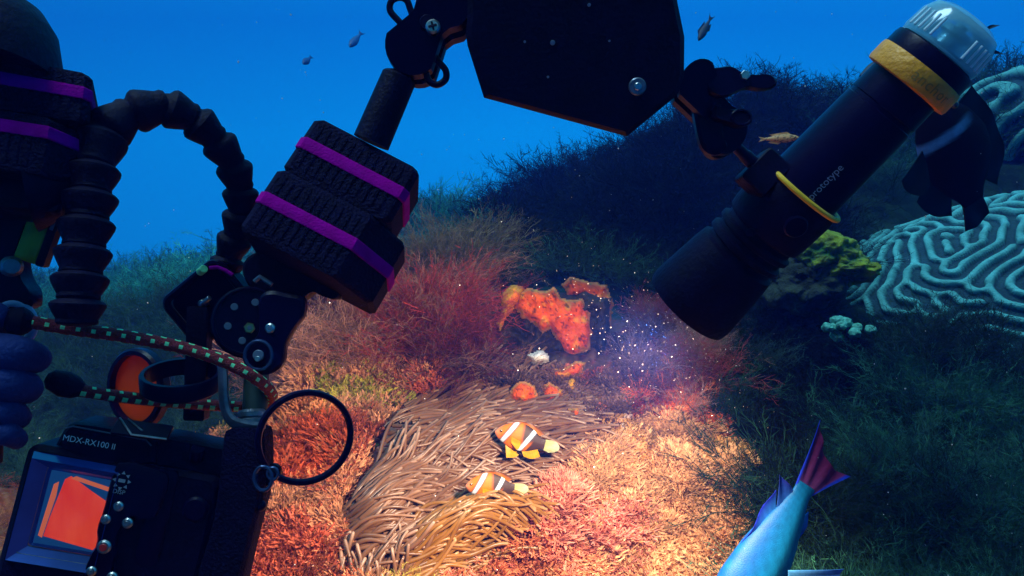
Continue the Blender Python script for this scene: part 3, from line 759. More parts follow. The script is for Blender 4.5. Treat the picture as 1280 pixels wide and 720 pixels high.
for x, y, v, f, c, s_ in tents[:100]: link_mesh('tentacle', v, f, M['tentacle'], anem, cols=c, sharp=None)
Vs, Fs, Cs, n0 = [], [], [], 0
for x, y, v, f, c, s_ in tents[100:]: Vs.append(v); Fs.append(f + n0); Cs.append(c); n0 += len(v)
o = link_mesh('tentacles', np.concatenate(Vs), np.concatenate(Fs), M['tentacle'], anem, cols=np.concatenate(Cs), sharp=None); o['kind'] = 'stuff'

# ------------------------------------------------------------------ lumps and slabs
def blob(name, c, axes, radii, amp, freq, colf, material, parent=None, nu=96, nv=64, seed=0, ridged=False):
    """an uneven lump round c; axes = three unit vectors; colf(unit points, noise) -> rgb"""
    th = np.linspace(0.02, math.pi - 0.02, nv); ph = np.arange(nu) * 2 * math.pi / nu
    T_, Ph = np.meshgrid(th, ph, indexing='ij')
    n = np.stack([np.sin(T_) * np.cos(Ph), np.sin(T_) * np.sin(Ph), np.cos(T_)], -1).reshape(-1, 3)
    ns = fbm(n[:, 0] * freq, n[:, 1] * freq, n[:, 2] * freq, 5, seed)
    if ridged: ns = 1 - 2 * np.abs(ns) * 1.6
    k = 1 + amp * ns
    A = np.array([list(a) for a in axes]); v = np.array(c) + (n * np.array(radii) * k[:, None]) @ A
    i = np.arange(nv - 1)[:, None] * nu; j = np.arange(nu)[None]
    f = np.stack([i + j, i + (j + 1) % nu, i + nu + (j + 1) % nu, i + nu + j], -1).reshape(-1, 4)
    return link_mesh(name, v, f, material, parent, cols=colf(n, ns), sharp=None)
BASIS = (RGT, UPV, -FWD)
def flat(c, a=0.25):
    c = np.array(c); return lambda n, ns: np.clip(c * (1 + a * ns[:, None] * 2), 0.003, 1)

def slab(name, poly, d, thick, col, material, parent=None, step=1.6, rough=0.3, seed=0, colfn=None, edge=9.0):
    """a thick irregular crust with the given outline (pixels) standing at depth d"""
    xs = [p[0] for p in poly]; ys = [p[1] for p in poly]
    X, Y = np.meshgrid(np.arange(min(xs) - 4, max(xs) + 4, step), np.arange(min(ys) - 4, max(ys) + 4, step))
    wx = X + 3.0 * fbm(X / 9, Y / 9, 0, 3, seed + 1); wy = Y + 3.0 * fbm(X / 9, Y / 9, 3.3, 3, seed + 2)
    ins = inpoly(wx.ravel(), wy.ravel(), poly).reshape(X.shape)
    dist = np.full(X.shape, 1e9); P_ = np.array(poly, float)
    for i in range(len(P_)):
        a = P_[i]; b_ = P_[(i + 1) % len(P_)]; ab = b_ - a
        t = np.clip(((wx - a[0]) * ab[0] + (wy - a[1]) * ab[1]) / (ab @ ab + 1e-9), 0, 1)
        dist = np.minimum(dist, np.hypot(wx - a[0] - t * ab[0], wy - a[1] - t * ab[1]))
    prof = np.where(ins, np.sqrt(np.clip(dist / edge, 0, 1)), 0)
    nz = fbm(X / 14, Y / 14, 0, 4, seed)
    kpx = d / F
    front = d - thick * prof * (1 + rough * nz) - 0.004 * fbm(X / 4, Y / 4, 0, 2, seed + 7) * prof
    back = np.full(X.shape, d + thick * 0.4) * 1.0
    n = X.size; id_ = np.arange(n).reshape(X.shape); keep = ins[:-1, :-1] | ins[:-1, 1:] | ins[1:, 1:] | ins[1:, :-1]
    q = np.stack([id_[:-1, :-1], id_[1:, :-1], id_[1:, 1:], id_[:-1, 1:]], -1)[keep]
    qb = q[:, ::-1] + n
    edges = {}
    for f_ in q:
        for a, b_ in ((f_[0], f_[1]), (f_[1], f_[2]), (f_[2], f_[3]), (f_[3], f_[0])):
            if (b_, a) in edges: del edges[(b_, a)]
            else: edges[(a, b_)] = 1
    side = np.array([(b_, a, a + n, b_ + n) for a, b_ in edges]).reshape(-1, 4)
    v = np.concatenate([Pn(X, Y, front).reshape(-1, 3), Pn(X, Y, back).reshape(-1, 3)])
    fs = np.concatenate([q, qb, side]); used = np.unique(fs); rm = np.zeros(2 * n, int); rm[used] = np.arange(len(used))
    c = colfn(X, Y, dist, nz) if colfn else np.clip(np.array(col) * (1 + 0.35 * nz[..., None]), 0, 1) * np.ones(X.shape + (3,))
    c = np.concatenate([c.reshape(-1, 3)] * 2)
    return link_mesh(name, v[used], rm[fs], material, parent, cols=c[used], sharp=None)

rockz = 1.52
rk = empty('coral_rock', P(680, 470, rockz), 'dark hollow rock overgrown with an orange crust above the anemone', 'coral rock')
slab('rock', [(628, 372), (650, 362), (700, 366), (745, 362), (764, 372), (762, 420), (752, 470), (742, 505), (700, 516), (640, 512), (612, 480), (618, 420)], rockz + 0.07, 0.08, (0.022, 0.013, 0.009), M['sponge'], rk, step=2.5, rough=0.9, seed=2)
def orange_col(X, Y, dist, nz):
    c = np.ones(X.shape + (3,)) * np.array((0.62, 0.070, 0.0)); y = np.array((0.58, 0.22, 0.01))
    m = np.clip((fbm(X / 10, Y / 10, 0, 3, 77) - 0.16) * 3, 0, 1)[..., None]; c = c * (1 - m * .8) + y * m * .8
    p = np.clip((fbm(X / 3.2, Y / 3.2, 0, 2, 78) - 0.34) * 8, 0, 1)[..., None]; c = c * (1 - p * .75)
    e_ = np.clip(1 - dist / 3.0, 0, 1)[..., None]; c = c * (1 - .5 * e_) + np.array((0.55, 0.40, 0.12)) * .5 * e_
    return c
def yellow_col(X, Y, dist, nz):
    c = np.ones(X.shape + (3,)) * np.array((0.60, 0.25, 0.01)); m = np.clip(fbm(X / 7, Y / 7, 0, 3, 79) * 3 + .4, 0, 1)[..., None]
    return c * (1 - m) + np.array((0.65, 0.13, 0.02)) * m
og = 'orange sponge crusts on the coral rock'
def sponge(poly, th, colfn, label, seed, d=rockz, edge=8):
    if seed >= 6: d = float(surf_depth(np.mean([q[0] for q in poly]), np.mean([q[1] for q in poly]))[0]) - .05
    o = slab('sponge', poly, d, th, None, M['sponge'], colfn=colfn, seed=seed, edge=edge)
    tag(o, label, 'sponge', og); return o
sponge([(650, 366), (660, 361), (676, 366), (692, 361), (701, 373), (715, 377), (729, 374), (736, 392), (739, 420), (736, 436), (722, 443), (712, 447), (704, 438), (696, 422), (688, 411), (678, 416), (668, 403), (655, 397), (646, 384)], .045, orange_col, 'largest orange sponge crust hanging over the dark hollow', 3)
sponge([(628, 368), (640, 357), (656, 360), (650, 374), (642, 380), (634, 400), (625, 414), (621, 405), (630, 385)], .035, yellow_col, 'yellow edged sponge strip on the left rim of the dark hollow', 4)
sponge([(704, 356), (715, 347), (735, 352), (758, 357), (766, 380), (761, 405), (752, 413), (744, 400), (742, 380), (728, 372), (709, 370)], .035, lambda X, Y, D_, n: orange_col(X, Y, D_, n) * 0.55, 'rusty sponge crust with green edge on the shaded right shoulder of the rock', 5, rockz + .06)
sponge([(690, 462), (706, 462), (720, 452), (732, 454), (724, 468), (706, 475), (694, 472)], .03, orange_col, 'thin orange sponge strip just under the dark hollow', 6, rockz - .02)
sponge([(638, 486), (652, 476), (668, 482), (671, 498), (658, 506), (641, 501)], .03, orange_col, 'round orange sponge patch touching the top of the anemone', 7, rockz - .06)
sponge([(673, 493), (686, 478), (704, 488), (701, 502), (682, 503)], .03, orange_col, 'middle orange sponge patch in the row above the anemone', 8, rockz - .06)
sponge([(706, 478), (717, 474), (721, 486), (712, 491)], .025, yellow_col, 'smallest yellow orange sponge dab under the rock', 9, rockz - .05)
sponge([(712, 511), (724, 513), (729, 527), (718, 526)], .025, orange_col, 'small orange sponge patch right beside the tentacle tips', 10, rockz - .14)
o = slab('sponge', [(660, 443), (672, 439), (683, 442), (684, 452), (668, 455)], rockz - .06, .03, (0.72, 0.62, 0.55), M['sponge'], seed=12, edge=5); tag(o, 'whitish knobbly sponge below the dark hollow', 'sponge')

# knobbly crusts and pebbles poking through the weed (part of the reef's cover)
def pebbles(name, label, n, poly, cols, r0, r1, seed, dmax=2.0):
    r = np.random.default_rng(seed); xs = [p[0] for p in poly]; ys = [p[1] for p in poly]
    X = r.uniform(min(xs), max(xs), n * 2); Y = r.uniform(min(ys), max(ys), n * 2); m = inpoly(X, Y, poly); X, Y = X[m][:n], Y[m][:n]
    D_ = surf_depth(X, Y, .55, dmax); C_ = Pn(X, Y, D_); nu, nv = 12, 8
    th = np.linspace(0.05, math.pi - 0.05, nv); ph = np.arange(nu) * 2 * math.pi / nu; T_, Ph = np.meshgrid(th, ph, indexing='ij')
    nn = np.stack([np.sin(T_) * np.cos(Ph), np.sin(T_) * np.sin(Ph), np.cos(T_)], -1).reshape(-1, 3)
    i = np.arange(nv - 1)[:, None] * nu; j = np.arange(nu)[None]; f0 = np.stack([i + j, i + (j + 1) % nu, i + nu + (j + 1) % nu, i + nu + j], -1).reshape(-1, 4)
    Vs, Fs, Cs = [], [], []
    for q in range(len(X)):
        rr = r.uniform(r0, r1) * D_[q]; off = r.uniform(0, 50); k = 1 + 0.55 * fbm(nn[:, 0] * 2.2 + off, nn[:, 1] * 2.2, nn[:, 2] * 2.2, 3, 5)
        Vs.append(C_[q] + nn * (k * rr)[:, None] * np.array([r.uniform(.7, 1.6), r.uniform(.7, 1.3), r.uniform(.5, 1)]) + np.array([0, 0, rr * .3])); Fs.append(f0 + q * len(nn))
        Cs.append(np.tile(np.array(cols[r.integers(len(cols))]) * r.uniform(.7, 1.2), (len(nn), 1)))
    o = link_mesh(name, np.concatenate(Vs), np.concatenate(Fs), M['sponge'], None, cols=np.concatenate(Cs), sharp=None); tag(o, label, None, None, 'stuff')
pebbles('coral_rubble', 'orange, red and pink crusts and rubble right of the anemone', 260, [(740, 470), (880, 500), (940, 560), (930, 620), (860, 560), (740, 540), (700, 510)],
        [(0.60, 0.09, 0.01), (0.60, 0.24, 0.02), (0.40, 0.02, 0.03), (0.45, 0.16, 0.14), (0.20, 0.07, 0.04), (0.4, 0.28, 0.25)], .002, .0075, 31)
pebbles('coral_rubble', 'orange, red and yellow crusts between the camera rig and the anemone', 190, [(340, 600), (440, 560), (520, 480), (470, 560), (440, 640), (420, 760), (290, 760)],
        [(0.75, 0.20, 0.03), (0.62, 0.50, 0.06), (0.60, 0.05, 0.04), (0.62, 0.30, 0.22), (0.2, 0.25, 0.05)], .002, .006, 32)
pebbles('coral_rubble', 'brown and ochre crumbs at the edge of the torch light', 60, [(890, 540), (950, 570), (980, 650), (930, 640)], [(0.5, 0.2, 0.03), (0.35, 0.16, 0.05), (0.10, .06, .03)], .004, .010, 33)

# ------------------------------------------------------------------ brain coral
def labyrinth(n, waves, seed=1, steps=80):
    r = np.random.default_rng(seed); k = np.fft.fftfreq(n) * n; KX, KY = np.meshgrid(k, k)
    q2 = (KX ** 2 + KY ** 2) / waves ** 2
    r2_ = np.hypot(KX, KY)
    lin = 0.75 - (1 - q2) ** 2; dt = 0.5; den = 1 / (1 - dt * lin)
    u = r.normal(size=(n, n)) * 0.6
    for _ in range(steps): u = np.real(np.fft.ifft2((np.fft.fft2(u - dt * u ** 3)) * den))
    return u / (np.abs(u).max() + 1e-9)
def brain_coral(name, c, nrm, radii, n, waves, h, label, thmax=1.72, seed=1, dark=1.0):
    u = labyrinth(n, waves, seed); s = np.linspace(-1, 1, n); X, Y = np.meshgrid(s, s); R_ = np.hypot(X, Y); th = R_ * thmax; az = np.arctan2(Y, X)
    # local axes: a hemisphere bulging along nrm
    N = np.array(Vector(nrm).normalized()); A = np.cross(N, [0, 0, 1.0]); A /= np.linalg.norm(A); B = np.cross(A, N)
    dirs = (np.sin(th) * np.cos(az))[..., None] * A + (np.sin(th) * np.sin(az))[..., None] * B + np.cos(th)[..., None] * N
    loc = np.stack([dirs @ np.array(RGT), dirs @ np.array(UPV), dirs @ -np.array(FWD)], -1)
    bump = 1 + 0.05 * fbm(dirs[..., 0] * 2.5, dirs[..., 1] * 2.5, dirs[..., 2] * 2.5, 3, 8)
    pos = (loc * np.array(radii) * bump[..., None])
    ridge = np.clip(u * 1.9 - 0.15, -0.7, 1.0); ridge = np.where(ridge > 0, np.sqrt(np.clip(ridge, 0, 1)), ridge * 1.0)
    pos = pos + loc * (ridge * h + 0.0012 * fbm(X * 260, Y * 260, 0, 2, 3))[..., None]
    v = np.array(c) + pos[..., 0:1] * np.array(RGT) + pos[..., 1:2] * np.array(UPV) - pos[..., 2:3] * np.array(FWD)
    m = np.clip(ridge * 1.2 + .2, 0, 1)[..., None]; cc = (np.array((0.015, 0.06, 0.085)) * (1 - m) + np.array((0.09, 0.38, 0.40)) * m) * dark
    ids = np.arange(n * n).reshape(n, n); q = np.stack([ids[:-1, :-1], ids[:-1, 1:], ids[1:, 1:], ids[1:, :-1]], -1)
    q = q[(R_[:-1, :-1] < 1)]
    used = np.unique(q); rm = np.zeros(n * n, int); rm[used] = np.arange(len(used))
    o = link_mesh(name, v.reshape(-1, 3)[used], rm[q], M['coral'], None, cols=cc.reshape(-1, 3)[used], sharp=None)
    tag(o, label, 'coral'); return o
brain_coral('brain_coral', P(1322, 492, 2.05), -FWD * 0.8 + UPV * 0.55 - RGT * 0.25, (0.76, 0.565, 0.52), 640, 60, .0085, 'great domed brain coral with meandering pale ridges')
o = brain_coral('brain_coral', P(1300, 160, 2.9), -FWD * 0.6 + UPV * 0.8 - RGT * 0.1, (0.32, 0.23, 0.30), 200, 9, .022, 'smaller ledged coral head behind the dark fish on the skyline', seed=5)

def ygcol(n, ns):
    m = np.clip(ns * 2.2 + .5, 0, 1)[:, None]; return np.array((0.02, 0.10, 0.03)) * (1 - m) + np.array((0.22, 0.28, 0.02)) * m
yb = empty('yellow_sponge', P(1035, 350, 1.75), 'lumpy yellow-green sponge below the torch barrel beside the great coral', 'sponge')
blob('lobe', P(1030, 318, 1.75), BASIS, (.075, .050, .08), .5, 1.8, ygcol, M['sponge'], yb, seed=4)
blob('lobe', P(1062, 335, 1.72), BASIS, (.062, .034, .06), .55, 2.0, ygcol, M['sponge'], yb, seed=6)
blob('lobe', P(1005, 352, 1.78), BASIS, (.10, .08, .09), .5, 2.0, flat((0.03, 0.045, 0.03), .6), M['sponge'], yb, seed=7)
kb = empty('knobbly_coral', P(1065, 425, 1.6), 'small pale knobbly coral at the lower edge of the brain coral', 'coral')
rk_ = np.random.default_rng(5)
for i in range(14):
    blob('knob', P(1062 + rk_.normal() * 16, 410 + rk_.normal() * 7, 1.58 + rk_.normal() * .02), BASIS, (.012, .010, .012), .35, 2.5, flat((.10, .40, .33), .5), M['sponge'], kb, nu=24, nv=16, seed=50 + i)

# ------------------------------------------------------------------ fish
class FishFrame:
    """x from snout to tail, y towards the back, z sideways; one unit = body length"""
    def __init__(s, snout, tail, up, k=None):
        s.o = Vector(snout); ax = Vector(tail) - s.o; s.L = ax.length; s.x = ax.normalized()
        u = Vector(up); s.y = (u - s.x * u.dot(s.x)).normalized(); s.z = s.x.cross(s.y)
    def __call__(s, x, y, z=0): return s.o + (s.x * x + s.y * y + s.z * z) * s.L

def fish_body(fr, name, prof, colf, parent, n=72, m=40, material=None):
    """prof rows: s, top, bottom, half width (in body lengths)"""
    pr_ = np.array(prof); s = (1 - np.cos(np.linspace(0, math.pi, n))) / 2
    def ip(c_):
        # smooth interpolation
        from_x = pr_[:, 0]; y = pr_[:, c_]; xs_ = s; base = np.interp(xs_, from_x, y)
        for _ in range(3): base[1:-1] = (base[:-2] + 2 * base[1:-1] + base[2:]) / 4
        return base
    top, bot, wd = ip(1), ip(2), ip(3)
    a = np.arange(m) * 2 * math.pi / m
    cy = (top + bot) / 2; hy = (top - bot) / 2
    Y = cy[:, None] + hy[:, None] * np.sin(a); Z = wd[:, None] * np.cos(a) * (1 - 0.18 * np.abs(np.sin(a))); X = np.repeat(s[:, None], m, 1)
    v = np.array(fr.o) + (X[..., None] * np.array(fr.x) + Y[..., None] * np.array(fr.y) + Z[..., None] * np.array(fr.z)) * fr.L
    i = np.arange(n - 1)[:, None] * m; j = np.arange(m)[None]
    f = np.stack([i + j, i + (j + 1) % m, i + m + (j + 1) % m, i + m + j], -1).reshape(-1, 4)
    c = colf(X.ravel(), Y.ravel(), Z.ravel())
    return link_mesh(name, v.reshape(-1, 3), f, material or M['fish'], parent, cols=c, sharp=None)

def fin(fr, name, root, tipc, col0, col1, parent, z=0.0, zt=0.0, thick=0.008, n=18, m=9, col_edge=None, wave=.01):
    """a fin spanned between two curves: root and tip are lists of (x, y); rays run from one to the other"""
    def rs(c_, k):
        c_ = np.array(c_, float)
        if len(c_) > 2:
            for _ in range(2):
                q_ = np.empty((2 * len(c_) - 2, 2)); q_[0::2] = c_[:-1] * .75 + c_[1:] * .25; q_[1::2] = c_[:-1] * .25 + c_[1:] * .75
                c_ = np.concatenate([c_[:1], q_, c_[-1:]])
        t = np.concatenate([[0], np.cumsum(np.hypot(*np.diff(c_, axis=0).T))]); t /= t[-1]; q = np.linspace(0, 1, k)
        return np.stack([np.interp(q, t, c_[:, 0]), np.interp(q, t, c_[:, 1])], 1)
    A = rs(root, n); B = rs(tipc, n); t = np.linspace(0, 1, m)[None, :, None]
    XY = A[:, None] * (1 - t) + B[:, None] * t
    tt = np.broadcast_to(t[..., 0], XY.shape[:2]); zz = z + (zt - z) * tt
    ray = (np.arange(n) % 2)[:, None] * thick * 0.35 + thick * (1 - 0.75 * tt); wv = wave * np.sin(np.arange(n)[:, None] * 0.7 + tt * 3) * tt
    vs = []
    for sgn in (1, -1):
        Z = zz + wv + sgn * ray * 0.5
        vs.append((np.array(fr.o) + (XY[..., 0:1] * np.array(fr.x) + XY[..., 1:2] * np.array(fr.y) + Z[..., None] * np.array(fr.z)) * fr.L).reshape(-1, 3))
    id_ = np.arange(n * m).reshape(n, m); q = np.stack([id_[:-1, :-1], id_[:-1, 1:], id_[1:, 1:], id_[1:, :-1]], -1).reshape(-1, 4)
    N = n * m; per = np.concatenate([id_[:, 0], id_[-1, 1:], id_[-2::-1, -1], id_[0, -2:0:-1]])
    side = np.stack([per, np.roll(per, -1), np.roll(per, -1) + N, per + N], -1)
    rr = (np.arange(n) % 2)[:, None] * 0.12
    c = (np.array(col0) * (1 - tt[..., None]) + np.array(col1) * tt[..., None]) * (0.94 + rr[..., None])
    if col_edge is not None:
        c[0] = col_edge; c[-1] = col_edge; c[1] = col_edge; c[-2] = col_edge
    c = np.tile(c.reshape(-1, 3), (2, 1))
    return link_mesh(name, np.concatenate(vs), np.concatenate([q, q[:, ::-1] + N, side]), M['fin'], parent, cols=np.clip(c, 0, 1), sharp=50)

def eye(fr, x, y, z, r, parent, side=1):
    for sd in ((1, -1) if side == 0 else (side,)):
        c = fr(x, y, z * sd); e_ = MB(); e_.ball(c, r * fr.L, 16, ax=fr.z, squash=0.5); o = e_.build('eye', M['eye_gold'], parent)
        p_ = MB(); p_.ball(fr(x, y, (z + r * 0.38) * sd), r * 0.6 * fr.L, 14, ax=fr.z, squash=0.4); p_.build('pupil', M['eye_dark'], o)

CLOWN = [(0, .01, -.03, .015), (.05, .085, -.09, .06), (.12, .15, -.14, .09), (.25, .235, -.20, .125), (.40, .29, -.245, .135), (.55, .29, -.25, .12), (.70, .24, -.215, .095), (.84, .155, -.145, .06), (.93, .105, -.105, .035), (1.0, .10, -.105, .022)]
def clown_col(back_dark=1.0):
    def f(x, y, z):
        se = x - 0.50 * y; c = np.ones((len(x), 3)) * np.array((0.60, 0.105, 0.001))
        c = c * (1 - 0.35 * np.clip(-y * 3, 0, 1)[:, None]) + np.array((0.62, 0.17, 0.002)) * (0.35 * np.clip(-y * 3, 0, 1))[:, None]
        sn = np.clip(1 - x / 0.14, 0, 1)[:, None]; c = c * (1 - sn * .7) + np.array((0.48, 0.22, 0.14)) * sn * .7
        dk = np.clip((se + 0.55 * y - 0.50) * 14, 0, 1) * np.clip((y + 0.12) * 7, 0, 1); dk = np.maximum(dk, np.clip((se - 0.74) * 30, 0, 1)) * back_dark
        c = c * (1 - dk[:, None]) + np.array((0.035, 0.016, 0.012)) * dk[:, None]
        def bar(a, b_):
            e_ = np.clip((se - a + .028) * 45, 0, 1) * np.clip((b_ + .028 - se) * 45, 0, 1); w_ = np.clip((se - a) * 55, 0, 1) * np.clip((b_ - se) * 55, 0, 1); return e_, w_
        for a, b_ in ((.185, .285), (.60, .70)):
            e_, w_ = bar(a, b_); c = c * (1 - e_[:, None] * .8) + np.array((0.02, 0.02, 0.03)) * (e_[:, None] * .8)
            c = c * (1 - w_[:, None]) + np.array((0.52, 0.57, 0.62)) * w_[:, None]
        return c
    return f
def clownfish(p0, p1, label, low=False, grp='two banded clownfish above the anemone', depth=None):
    fr = FishFrame(P(*p0), P(*p1), UPV + Vector((0.0, 0, 0)))
    t = empty('clownfish', fr(.5, 0, 0), label, 'clownfish', grp)
    fish_body(fr, 'body', CLOWN, clown_col(), t)
    org = (0.62, 0.16, 0.01); yel = (0.60, 0.29, 0.004); drk = (0.05, 0.02, 0.015)
    fin(fr, 'dorsal_fin', [(.28, .23), (.45, .28), (.60, .27), (.78, .18), (.86, .14)], [(.30, .275), (.46, .335), (.62, .335), (.82, .29), (.95, .20)], org, drk, t, n=22)
    fin(fr, 'tail_fin', [(.98, .10), (.985, 0), (.98, -.10)], [(1.12, .12), (1.24, .10), (1.31, 0), (1.22, -.10), (1.10, -.13)], (0.42, 0.42, 0.16), (0.40, 0.42, 0.25), t, n=14)
    fin(fr, 'anal_fin', [(.60, -.24), (.75, -.19), (.88, -.12)], [(.66, -.33), (.82, -.345), (.97, -.25)], yel, yel, t, n=14)
    fin(fr, 'pelvic_fin', [(.26, -.19), (.36, -.235)], [(.34, -.42), (.50, -.38), (.56, -.30)], yel, yel, t, z=.05, zt=.09, n=10)
    fin(fr, 'pelvic_fin', [(.26, -.19), (.36, -.235)], [(.30, -.40), (.44, -.36), (.52, -.30)], yel, yel, t, z=-.05, zt=-.09, n=10)
    fin(fr, 'pectoral_fin', [(.34, .0), (.35, -.10)], [(.52, -.02), (.55, -.12), (.50, -.20)], yel, yel, t, z=.125 * FZ, zt=.19 * FZ, n=10)
    eye(fr, .115, .055, .078, .034, t, 0)
    return t
# which side of the fish faces the camera
FZ = 1.0
d1 = float(adepth(650, 560)) - .11; d2 = float(adepth(620, 610)) - .105
clownfish((619, 539, d1), (681, 556, d1 - .004), 'upper clownfish, larger, hovering clear above the anemone')
clownfish((582, 607, d2), (643, 611, d2 + .006), 'lower clownfish nestled in the golden tentacles, belly hidden', low=True)

# the blue fish swimming out of the bottom edge
fr = FishFrame(P(872, 842, .78), P(1008, 606, .80), -RGT * 1.0 + UPV * 0.35 - FWD * .35)
bf = empty('reef_fish', fr(.5, 0, 0), 'bright blue fish diving out of the bottom edge, purple forked tail up', 'fish')
def bluecol(x, y, z):
    c = np.ones((len(x), 3)) * np.array((0.002, 0.17, 0.34)); m = np.clip((y + .02) * 8, 0, 1)[:, None]; c = c * (1 - m) + np.array((0.001, 0.07, 0.25)) * m
    b_ = np.clip(-(y + .05) * 9, 0, 1)[:, None]; c = c * (1 - b_) + np.array((0.01, 0.28, 0.44)) * b_
    sc = (0.85 + 0.15 * np.sin(x * 150 + y * 60) * np.sin(y * 150 - x * 60))[:, None]; return c * sc
fish_body(fr, 'body', [(0, .0, -.02, .01), (.08, .06, -.07, .04), (.25, .14, -.14, .10), (.45, .168, -.16, .11), (.65, .145, -.145, .09), (.82, .092, -.092, .055), (.94, .052, -.055, .025), (1.0, .055, -.06, .016)], bluecol, bf)
fin(fr, 'tail_fin', [(.97, .052), (.985, 0), (.97, -.058)], [(1.29, .12), (1.21, .05), (1.155, -.02), (1.13, -.10), (1.15, -.19)], (0.16, 0.05, 0.20), (0.24, 0.02, 0.12), bf, n=26, m=12, col_edge=(0.02, 0.05, 0.6))
fin(fr, 'dorsal_fin', [(.30, .11), (.55, .11), (.80, .065)], [(.34, .145), (.62, .15), (.90, .145)], (0.02, 0.20, 0.55), (0.01, 0.02, 0.30), bf, n=26)
fin(fr, 'dorsal_fin', [(.80, .062), (.93, .045)], [(.97, .165), (.955, .08)], (0.02, 0.12, 0.45), (0.01, 0.02, 0.25), bf, n=10)
fin(fr, 'anal_fin', [(.62, -.10), (.85, -.058)], [(.72, -.14), (.90, -.10)], (0.10, 0.50, 0.80), (0.02, 0.10, 0.6), bf, n=12)
fin(fr, 'pectoral_fin', [(.62, -.06), (.56, -.11)], [(.76, -.27), (.70, -.285), (.64, -.275), (.57, -.24)], (0.10, 0.40, 0.72), (0.05, 0.18, 0.62), bf, z=.10, zt=.16, n=16)
eye(fr, .10, .02, .05, .018, bf, 0)

# dark fish at the right
fr = FishFrame(P(1162, 122, .86), P(1216, 252, .90), RGT * 1.0 + UPV * .35 + FWD * .15)
df = empty('anemone_fish', fr(.5, 0, 0), 'near-black fish with a pale blue bar behind its head, beside the torch', 'fish')
def darkcol(x, y, z):
    se = x + 0.10 * y; c = np.ones((len(x), 3)) * np.array((0.002, 0.002, 0.010)); w_ = np.clip((se - .26) * 40, 0, 1) * np.clip((.36 - se) * 40, 0, 1)
    w_ = w_[:, None] * np.clip(1 - (y - .02) * 5, 0.0, 1)[:, None]
    return c * (1 - w_) + np.array((0.06, 0.20, 0.42)) * w_
fish_body(fr, 'body', [(0, .02, -.06, .03), (.08, .13, -.15, .09), (.25, .27, -.25, .14), (.45, .35, -.30, .15), (.65, .34, -.28, .13), (.82, .24, -.20, .09), (.93, .14, -.12, .05), (1.0, .11, -.10, .03)], darkcol, df, material=M['fish_matte'])
bk = (0.002, 0.002, 0.010)
fin(fr, 'dorsal_fin', [(.18, .20), (.45, .33), (.7, .30), (.88, .17)], [(.12, .38), (.30, .44), (.55, .47), (.80, .44), (1.0, .26)], bk, bk, df, n=24, thick=.012)
fin(fr, 'tail_fin', [(.98, .10), (.98, -.10)], [(1.18, .10), (1.22, -.02), (1.20, -.16)], bk, bk, df, n=12, thick=.012)
fin(fr, 'anal_fin', [(.55, -.29), (.85, -.17)], [(.70, -.46), (.90, -.40), (1.0, -.22)], bk, bk, df, n=14, thick=.012)
fin(fr, 'pelvic_fin', [(.33, -.27), (.45, -.28)], [(.42, -.56), (.55, -.56), (.66, -.44), (.60, -.34)], bk, bk, df, z=.04, zt=.08, n=12, thick=.012)
fin(fr, 'pectoral_fin', [(.42, -.02), (.44, -.12)], [(.62, .02), (.66, -.10), (.58, -.20)], (0.02, .03, .09), (0.02, .04, .12), df, z=-.145, zt=-.22, n=10)
eye(fr, .13, .10, .10, .035, df, 0)

def plain_fish(name, p0, p1, up, prof_h, col, label, cat='fish', grp=None, tail=(.15, .25), spots=None, fins=True):
    fr = FishFrame(P(*p0), P(*p1), up); t = empty(name, fr(.5, 0, 0), label, cat, grp); h_ = prof_h
    def cf(x, y, z):
        c = np.ones((len(x), 3)) * np.array(col); c = c * (1 - 0.4 * np.clip(y / h_, 0, 1))[:, None]
        if spots is not None:
            m = np.clip((vnoise(x * 30, y * 30, z * 30, 3) - .25) * 6, 0, 1)[:, None]; c = c * (1 - m) + np.array(spots) * m
        return c
    fish_body(fr, 'body', [(0, .01, -.01, .01), (.1, .55 * h_, -.5 * h_, .4 * h_), (.35, h_, -h_, .6 * h_), (.6, .85 * h_, -.8 * h_, .5 * h_), (.85, .4 * h_, -.4 * h_, .25 * h_), (1, .25 * h_, -.25 * h_, .12 * h_)], cf, t, n=40, m=20)
    fin(fr, 'tail_fin', [(.98, .25 * h_), (.98, -.25 * h_)], [(1 + tail[1], tail[0]), (1.08, 0), (1 + tail[1], -tail[0])], col, col, t, n=15, thick=.02)
    if fins:
        fin(fr, 'dorsal_fin', [(.25, .9 * h_), (.75, .6 * h_)], [(.35, 1.35 * h_), (.85, .95 * h_)], col, col, t, n=12, thick=.012)
        fin(fr, 'anal_fin', [(.5, -.85 * h_), (.8, -.5 * h_)], [(.6, -1.25 * h_), (.88, -.8 * h_)], col, col, t, n=10, thick=.012)
    eye(fr, .10, .15 * h_, .36 * h_, .02, t, 0)
    return t
plain_fish('reef_fish', (873, 51, 2.0), (887, 25, 2.02), RGT * -.8 + UPV * .5, .15, (0.02, 0.05, 0.10), 'small grey fish in open water between the black float and the torch', tail=(.12, .28))
plain_fish('reef_fish', (437, 59, 4.2), (450, 43, 4.3), RGT * -.7 + UPV * .6, .16, (0.01, 0.10, 0.32), 'faint distant fish, upper right of the far pair', grp='faint fish far off in the blue', fins=False)
plain_fish('reef_fish', (379, 80, 4.4), (388, 72, 4.5), RGT * -.6 + UPV * .7, .18, (0.01, 0.08, 0.28), 'faint distant fish, lower left and smaller of the far pair', grp='faint fish far off in the blue', fins=False)
plain_fish('spotted_fish', (999, 172, 1.30), (955, 174, 1.32), UPV, .14, (0.75, 0.36, 0.14), 'small orange speckled fish peeking from behind the torch barrel', spots=(.10, .06, .03), tail=(.08, .16))
